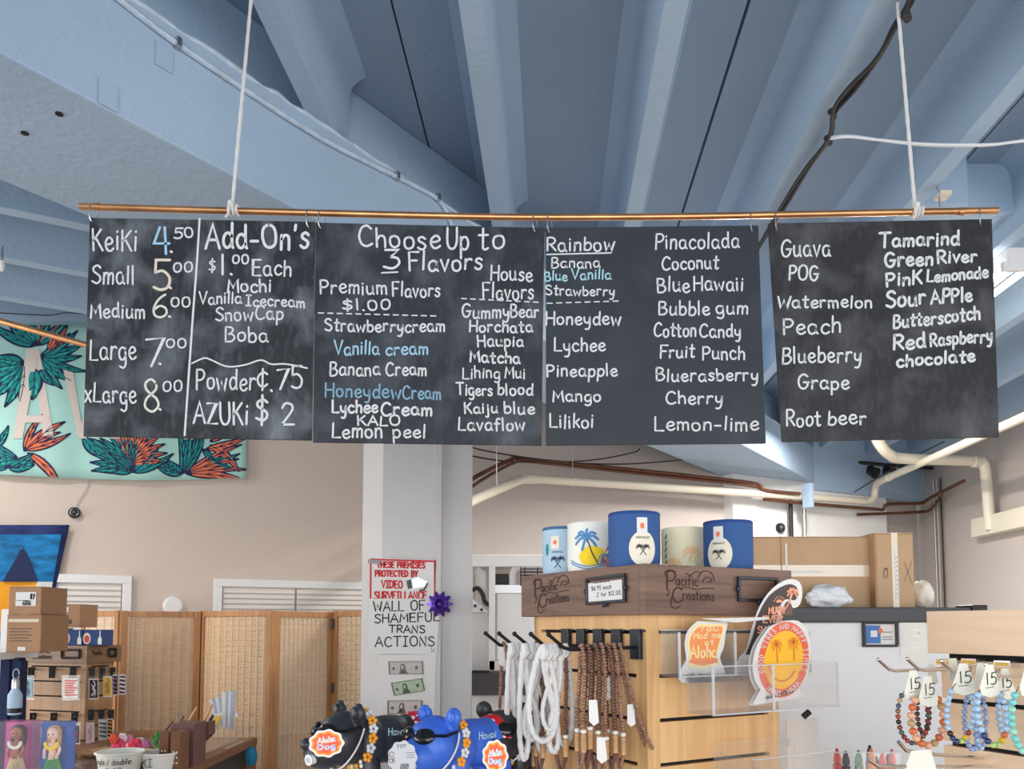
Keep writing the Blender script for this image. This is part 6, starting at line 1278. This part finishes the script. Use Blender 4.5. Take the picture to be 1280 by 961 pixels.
pcard('white postcard with red and orange lines on the upper row', on3L, 78, 99, 847, 874, .10, (244, 236, 232), (216, 84, 70), 'lines')
pcard('black and white postcard on the right face of the brown display', on3R, 111, 123, 848, 874, .05, (36, 34, 44), (200, 200, 206), 'swirl'); pcard('yellow postcard on the right face of the brown display', on3R, 129, 140, 845, 871, .05, (228, 192, 92), (190, 140, 60), 'swirl')
pcard('dark striped postcard at the far right of the upper row', on3R, 141, 147, 843, 869, .09, (50, 40, 64), (150, 120, 150), 'bands'); pcard('purple striped postcard hanging outermost right', on3R, 149, 157, 843, 868, .11, (54, 44, 70), (220, 220, 230), 'bands')
pcard('dark postcard with a red rising sun on the second row', on3L, 84, 100, 905, 930, .08, (60, 56, 52), (214, 84, 64), 'sun'); pcard('pale pink postcard on the second row of the right face', on3R, 107, 118, 903, 929, .05, (232, 208, 212), (200, 160, 170), 'swirl')
pcard('blue and white banded postcard on the second row', on3R, 123, 134, 899, 925, .06, (226, 220, 200), (44, 84, 140), 'bands'); pcard('brown postcard at the end of the second row', on3R, 134, 141, 898, 922, .08, (70, 44, 36), (200, 150, 80), 'bands')
# things on top of the brown display and the shelf beside it
M['navybox'] = mat('navy_box_print', (34, 70, 128), .6, var=.08)
def onbox(f, w_, h, u, v, l=.001): return f @ Vector((-w_+2*w_*u, -l, h*v))
for i, (x0, x1) in enumerate(((78, 103.5), (104, 129))):
    t, f, w_, h = carton('printed_box', ('navy blue bottle box on the brown display, left one', 'navy blue bottle box on the brown display, right one')[i], x0, x1, 787, 806.5, 3.73, .1, M['navybox'], z3t, tape=False)
    mb = MB(); mb.poly([onbox(f, w_, h, .18+.2*math.cos(a/3), .45+.36*math.sin(a/3)) for a in range(0, 19)]); obj('round_print', mb, M['tagcream'], t); mb = MB(); mb.poly([onbox(f, w_, h, .18+.13*math.cos(a/3), .42+.24*math.sin(a/3), .002) for a in range(0, 19)]); obj('rainbow_print', mb, M['redsoft'], t)
    mb = MB(); mb.poly([onbox(f, w_, h, u, v, .0015) for u, v in ((.75, .08), (.95, .08), (.95, .4), (.88, .6), (.87, .95), (.83, .95), (.82, .6), (.75, .4))]); obj('bottle_print', mb, M['foamw'], t)
t, f, w_, h = carton('cream_box', 'small cream box left of the navy boxes on the brown display', 56, 77.5, 785, 806.5, 3.80, .1, mat('cream_carton', (206, 190, 158), .8), z3t, tape=False)
zc4 = z3t+P(60, 785, 3.8).z-P(60, 806.5, 3.8).z
t, f, w_, h = carton('cardboard_box', 'small brown cardboard box balanced on the cream box', 60, 101, 755, 784, 3.79, .16, M['card2'], None); obj('torn_label', MB(f).box(-w_*.3, w_*.25, -.0015, 0, h*.65, h*.88), M['paper'], t); obj('dark_print', MB(f).box(w_*.1, w_*.45, -.0015, 0, h*.14, h*.34), M['dgrey'], t); mb = MB()
for k in range(3): ribbon(mb, [(-w_*.6, h*(.5-.1*k)), (w_*.2, h*(.5-.1*k))], .002, lambda x, y: f @ Vector((x, -.002, y)))
obj('print_lines', mb, M['ink'], t)
# white shelving at the far left
sh = thing('white_shelf', 'white shelf unit at the far left edge holding two stacked cartons', 'shelf', (-2.2, 3.3, 0)); zs_ = P(20, 815, 3.2).z
for i, z in enumerate((zs_, .6)): obj('shelf_board', MB().box(P(-130, 0, 3.2).x, P(40, 0, 3.2).x, 3.16, 3.44, z-.03, z), M['white'], sh, bevel=.002)
for x in (1, -120): obj('upright', MB().box(P(x, 0, 3.2).x-.016, P(x, 0, 3.2).x+.016, 3.16, 3.19, 0, P(0, 760, 3.2).z if x > 0 else 1.6), M['white'], sh); 
for x in (1, -120): obj('upright', MB().box(P(x, 0, 3.2).x-.016, P(x, 0, 3.2).x+.016, 3.41, 3.44, 0, P(0, 760, 3.2).z), M['white'], sh)
t, f, w_, h = carton('cardboard_box', 'larger lower carton of the two stacked at the far left', 7, 52, 768, 815, 3.20, .2, M['card2'], zs_)
obj('torn_label', MB(f).box(-w_*.9, w_*.85, -.0015, 0, h*.80, h*.88), M['tape'], t); obj('torn_label', MB(f).box(-w_*.3, w_*.15, -.002, 0, h*.04, h*.14), M['paper'], t); mb = MB()
for k in range(5): ribbon(mb, [(-w_*.8, h*(.62-.08*k)), (w_*(.5-.2*(k % 2)), h*(.62-.08*k))], .003, lambda x, y: f @ Vector((x, -.002, y)))
obj('print_lines', mb, M['dgrey'], t); z5 = P(30, 768, 3.2).z
t, f, w_, h = carton('cardboard_box', 'upper carton with a white handwritten label at the far left', 10, 52, 733, 768, 3.21, .19, M['card2'], z5+.001)
obj('paper_label', MB(f).box(-w_*.55, w_*.7, -.002, 0, h*.30, h*.8), M['paper'], t); mb = MB(); letter(mb, '#7', w_*.35, w_*.62, h*.55, h*.55, .02, .004, lambda x, y: f @ Vector((x, -.003, y)), up=1); letter(mb, '6006', -w_*.1, w_*.4, h*.33, h*.33, .018, .003, lambda x, y: f @ Vector((x, -.003, y)), up=1); ribbon(mb, [(-w_*.5, h*.5), (w_*.3, h*.5)], .002, lambda x, y: f @ Vector((x, -.003, y))); obj('label_lettering', mb, M['ink'], t)
mb = MB(); rn = random.Random(8)
A = P(8, 824, 3.3); B = P(30, 824, 3.3)
for k in range(8): x = A.x+(B.x-A.x)*(k+.5)/8; mb.box(x-.012, x+.009, 3.27+rn.random()*.02, 3.32, .75, A.z+rn.uniform(-.01, .01))
obj('hanging_cloth', mb, M['navy'], label='dark navy cloth hanging under the white shelf at far left', cat='cloth', smooth=False)
bt = thing('drink_bottle', 'pale bottle with dark cap hanging left of the brown display', 'bottle', P(18, 890, 3.12)); c = P(18, 893, 3.12); obj('bottle_body', MB().lathe([(0, 0), (.022, 0), (.026, .01), (.026, .075), (.018, .09), (.012, .1), (0, .1)], 16, c), M['sky'], bt, smooth=True); obj('cap', MB().lathe([(0, .1), (.014, .1), (.014, .13), (.01, .14), (0, .14)], 12, c), M['steel'], bt, smooth=True); obj('base_band', MB().lathe([(.0265, .008), (.027, .012), (.027, .022), (.0265, .026)], 16, c), M['black'], bt); obj('loop', MB().tube([c+Vector((.012*math.cos(a/2), 0, .155+.02*math.sin(a/2))) for a in range(0, 13)], .002, 5), M['steel'], bt)
# doll boxes
M['skin1'] = mat('dark_doll_skin', (170, 110, 84), .5); M['skin2'] = mat('light_doll_skin', (236, 196, 178), .5); M['pinkc'] = mat('pink_card', (196, 84, 150), .6, var=.2, vscale=30); M['bluec'] = mat('blue_card', (44, 92, 178), .6, var=.15, vscale=30); M['greyc'] = mat('grey_card', (110, 106, 120), .6, var=.2, vscale=30); M['hair1'] = mat('dark_hair', (60, 40, 44), .6, bump=.4); M['hair2'] = mat('light_brown_hair', (190, 146, 110), .6, bump=.4); M['grass'] = mat('straw_skirt', (216, 196, 156), .9, bump=.5, bscale=200); M['leafg'] = mat('leaf_green', (80, 150, 80), .7)
def doll(label, x0, x1, ytop, Y, skin, hair, backm, skirt, seed):
    A = P(x0, ytop, Y); B = P(x1, ytop, Y); w_ = (B.x-A.x)/2; c = Vector(((A.x+B.x)/2, Y, 0)); zt_ = A.z; zb_ = 1.0245
    t = thing('boxed_doll', label, 'doll', (c.x, Y, zb_)); d = .05
    obj('backing_card', MB().box(c.x-w_, c.x+w_, Y+d-.002, Y+d, zb_, zt_), backm, t); obj('card_base', MB().box(c.x-w_, c.x+w_, Y, Y+d, zb_, zb_+.03), backm, t)
    cl_ = MB(); cl_.box(c.x-w_, c.x+w_, Y, Y+.001, zb_+.03, zt_); cl_.box(c.x-w_, c.x-w_+.001, Y+.001, Y+d-.002, zb_+.03, zt_); cl_.box(c.x+w_-.001, c.x+w_, Y+.001, Y+d-.002, zb_+.03, zt_); cl_.box(c.x-w_, c.x+w_, Y+.001, Y+d-.002, zt_-.001, zt_); obj('clear_window', cl_, M['clear'], t)
    hz = zt_-.034; H_ = Vector((c.x, Y+.024, hz))
    body = MB(); body.ell(H_, (.0165, .015, .019), 16, 12); body.tube([H_-Vector((0, 0, .014)), H_-Vector((0, 0, .026))], .006, 8); body.tube([H_-Vector((0, 0, .024)), H_-Vector((0, 0, .05)), H_-Vector((0, 0, .07))], [.013, .010, .014], 12)
    for s_ in (-1, 1): body.tube([H_+Vector((s_*.012, 0, -.028)), H_+Vector((s_*.021, -.004, -.044)), H_+Vector((s_*.018, -.010, -.060))], [.0052, .0046, .004], 8); body.ell(H_+Vector((s_*.017, -.011, -.063)), .005, 8, 6); body.tube([H_+Vector((s_*.007, 0, -.068)), H_+Vector((s_*.007, 0, -.12))], [.006, .004], 8)
    obj('body', body, skin, t, smooth='all')
    hb = MB(); hb.ell(H_+Vector((0, .005, .005)), (.021, .015, .019), 16, 10); hb.ell(H_+Vector((-.014, .006, -.015)), (.007, .007, .022), 10, 8); hb.ell(H_+Vector((.014, .006, -.015)), (.007, .007, .022), 10, 8); obj('hair', hb, hair, t, smooth='all')
    fe = MB(); 
    for s_ in (-1, 1): fe.ell(H_+Vector((s_*.006, -.0142, .000)), (.0025, .001, .0022), 8, 6)
    fe.ell(H_+Vector((0, -.0140, -.009)), (.003, .001, .001), 8, 6); obj('face_print', fe, M['ink'], t); 
    le = MB(); rn = random.Random(seed)
    for k in range(11): a = math.pi*(k/10); le.ell(H_+Vector((.016*math.cos(a), -.010, -.026-.014*math.sin(a))), .0052, 7, 5)
    obj('flower_lei', le, (M['foamw'], M['yellow'])[seed % 2], t, smooth='all')
    sk = MB(); 
    for k in range(26): a = 2*math.pi*k/26; sk.tube([H_+Vector((.012*math.cos(a), .009*math.sin(a), -.060)), H_+Vector((.024*math.cos(a), .016*math.sin(a), -.10))], [.002, .0022], 4)
    obj('skirt', sk, skirt, t, kind='stuff'); return t
doll('boxed doll with dark skin and straw skirt on pink card at the bottom left corner', -6, 38, 902, 2.25, M['skin1'], M['hair1'], M['pinkc'], M['grass'], 2)
doll('boxed doll with light brown hair on blue card right of the other doll', 40, 83, 903, 2.25, M['skin2'], M['hair2'], M['bluec'], M['leafg'], 3)
c = P(44, 938, 2.06)
# paper tubs with lettering
ZC = 1.0245
def tub(label, x0, x1, Y, txt):
    A = P(x0, 943, Y); B = P(x1, 943, Y); r = (B.x-A.x)/2; c = Vector(((A.x+B.x)/2*(Y+r)/Y, Y+r, 0)); r *= (Y+r)/Y; zt_ = A.z; t = thing('paper_tub', label, 'tub', (c.x, c.y, ZC))
    cc = (c.x, c.y, zt_); zbase = 1.0245-zt_
    obj('tub_wall', MB().lathe([(0, zbase), (r*.80, zbase), (r*.97, -.006), (r*.96, -.006), (r*.78, zbase+.01)], 32, cc), M['foamw'], t, smooth=True); obj('rolled_rim', MB().tube([Vector((c.x+r*math.cos(a), c.y+r*math.sin(a), zt_-.003)) for a in [2*math.pi*i/32 for i in range(32)]], .004, 8, closed=True), M['foamw'], t, smooth=True)
    for tx, u, y, cap, w_ in txt:
        mb = MB(); fn = lambda x, z: Vector((c.x+x, c.y-math.sqrt(max(1e-6, (r*.975)**2-x*x))-.001, zt_+z)); letter(mb, tx, u[0], u[1], y, y, cap, w_, fn, .03, up=1); obj('pen_lettering', mb, M['ink'], t)
tub('white paper tub lettered single / double at the bottom left', 122, 178, 2.80, (('single / double', (-.062, .063), -.036, .019, .0022), ('8.00', (-.01, .04), -.066, .019, .0022)))
tub('white paper tub lettered KI beside the other tub', 177.5, 226, 2.86, (('KI', (-.045, -.002), -.044, .027, .0026),))
# plush flowers, bowl, small boxes, brochures on the left counter
ZC = 1.0245
def onc(px, Y): p = P(px, 900, Y); return Vector((p.x, Y, ZC))
fl = thing('plush_flowers', 'heap of pink and red plush flowers on the left counter', 'flowers', onc(160, 3.3))
for i, (px, py, col, r) in enumerate(((143, 921, (226, 90, 60), .02), (150, 930, (236, 84, 120), .032), (160, 925, (240, 150, 176), .03), (170, 930, (232, 70, 96), .03), (163, 934, (246, 216, 216), .026), (176, 926, (244, 196, 206), .022), (183, 930, (200, 120, 170), .02), (154, 920, (250, 226, 226), .02))):
    c = P(px, py+2, 3.3+.02*(i % 3)); q = MB(); 
    for k in range(6): a = 2*math.pi*k/6; q.ell(c+Vector((r*.6*math.cos(a), -.004, r*.6*math.sin(a))), (r*.5, r*.35, r*.5), 8, 6)
    q.ell(c+Vector((0, -r*.3, 0)), r*.35, 8, 6); obj('flower_head', q, mat('plush_%d' % i, col, .9), fl, smooth='all')
obj('basket', MB().lathe([(0, 0), (.08, 0), (.10, P(0, 940, 3.3).z-ZC)], 20, (P(163, 0, 3.34).x, 3.34, ZC)), M['bamboo'], fl, smooth=True)
c = onc(164, 3.05); zz = P(0, 943, 3.05).z; obj('wooden_tray', MB().lathe([(0, 0), (.06, 0), (.085, zz-ZC+.012), (.078, zz-ZC+.012), (.055, .004)], 24, c), M['bamboo'], label='round pale wooden tray in front of the plush flowers', cat='tray', smooth=True)
c = P(193, 930, 3.3); q = MB(); rn = random.Random(3)
for k in range(16): q.ell(Vector((c.x+rn.uniform(-.02, .02), 3.3, ZC+.01+k*.005)), rn.uniform(.006, .012), 6, 4)
obj('green_trinkets', q, M['leafg'], label='clear bag of green and yellow trinkets right of the plush flowers', cat='bag')
def bookbox(label, x0, x1, yt, yb, Y, d, m, extra=None):
    A = P(x0, yb, Y); B = P(x1, yt, Y); t = thing('small_box', label, 'box', ((A.x+B.x)/2, Y, ZC)); obj('box_body', MB().box(A.x, B.x, Y, Y+d, ZC, B.z), m, t, bevel=.002)
    mb = MB(); cx = (A.x+B.x)/2
    for k in range(3):
        for s_ in (-1, 1): mb.ell((cx+s_*.006, Y-.001, ZC+(B.z-ZC)*(.25+.13*k)), .004, 6, 4)
    obj('motif_print', mb, M['tagcream'], t); return t
M['brownbox'] = mat('brown_gift_box', (118, 74, 44), .6, var=.15, vscale=20); M['plumbox'] = mat('plum_brown_box', (112, 76, 72), .5, var=.15, vscale=20)
bookbox('brown patterned gift box, left of the pair on the left counter', 199, 211, 915, 935, 2.95, .08, M['brownbox']); bookbox('brown patterned gift box, right of the pair on the left counter', 213, 226, 915, 938, 2.9, .08, M['brownbox']); bookbox('taller plum brown box behind the pair of gift boxes', 212, 243, 905, 938, 3.05, .12, M['plumbox'])
pb_ = thing('flip_stand', 'plum wooden card stand with raised sticks on the left counter', 'stand', onc(235, 3.2)); 
for a_, b_, m in (((207, 913), (216, 901), 'plumbox'), ((223, 907), (229, 895), 'plumbox'), ((234, 905), (246, 884), 'bamboo'), ((255, 902), (265, 881), 'bamboo')): obj('stick', MB().tube([P(*a_, 3.2), P(*b_, 3.2)], .005, 6), M[m], pb_)
obj('stand_body', MB().prism([P(x, y, 3.2) for x, y in ((205, 914), (246, 905), (262, 902), (262, 918), (240, 940), (215, 925))], (0, .06, 0)), M['plumbox'], pb_)
br = thing('brochure_holder', 'clear holder with fanned white brochures on the left counter', 'holder', onc(270, 3.6))
zz_ = ZC
for i, (xt, yt, xb, yb) in enumerate(((264, 874, 272, 905), (268, 873, 274, 906), (272, 872, 277, 906), (276, 871, 279, 908), (280, 865, 281, 910), (285, 864, 284, 911), (289, 864, 287, 912), (292, 863, 289, 912))):
    a_, b_ = P(xt, yt, 3.62-.006*i), P(xb, yb, 3.62-.006*i); n_ = Vector((.011, 0, 0)); obj('brochure', MB().prism([a_-n_, a_+n_, b_+n_*.8, b_-n_*.8], (0, .003, 0)), (M['paper'], M['silver'])[i % 2], br)
obj('front_brochure', MB().prism([P(x, y, 3.5) for x, y in ((249, 922), (266, 893), (280, 889), (276, 905), (256, 925))], (0, .004, 0)), M['paper'], br); obj('front_brochure', MB().prism([P(x, y, 3.495) for x, y in ((249, 921), (265, 893), (267, 895), (252, 923))], (0, .004, 0)), M['navy'], br)
obj('picture_print', MB().prism([P(x, y, 3.49) for x, y in ((262, 906), (270, 895), (276, 894), (273, 903), (264, 914))], (0, .002, 0)), M['syel'], br)
A = P(248, 925, 3.47); B = P(284, 925, 3.47); obj('acrylic_front', MB().box(A.x, B.x, 3.46, 3.463, ZC, P(0, 905, 3.47).z), M['clear'], br); obj('acrylic_side', MB().box(B.x-.003, B.x, 3.463, 3.68, ZC, P(0, 905, 3.47).z), M['clear'], br); obj('acrylic_edge', MB().box(B.x-.003, B.x, 3.46, 3.68, ZC, ZC+.006), M['clearedge'], br)
for i, (x, y) in enumerate(((297, 893), (289, 908))):
    c = P(x, y, 4.45); obj('small_fitting', MB().lathe([(0, 0), (.014, 0), (.009, .022), (0, .024)], 12, c-Vector((0, 0, .012))), M['white'], label=('upper small white knob just in front of the bamboo screen', 'lower small white knob just in front of the bamboo screen')[i], cat='fitting')
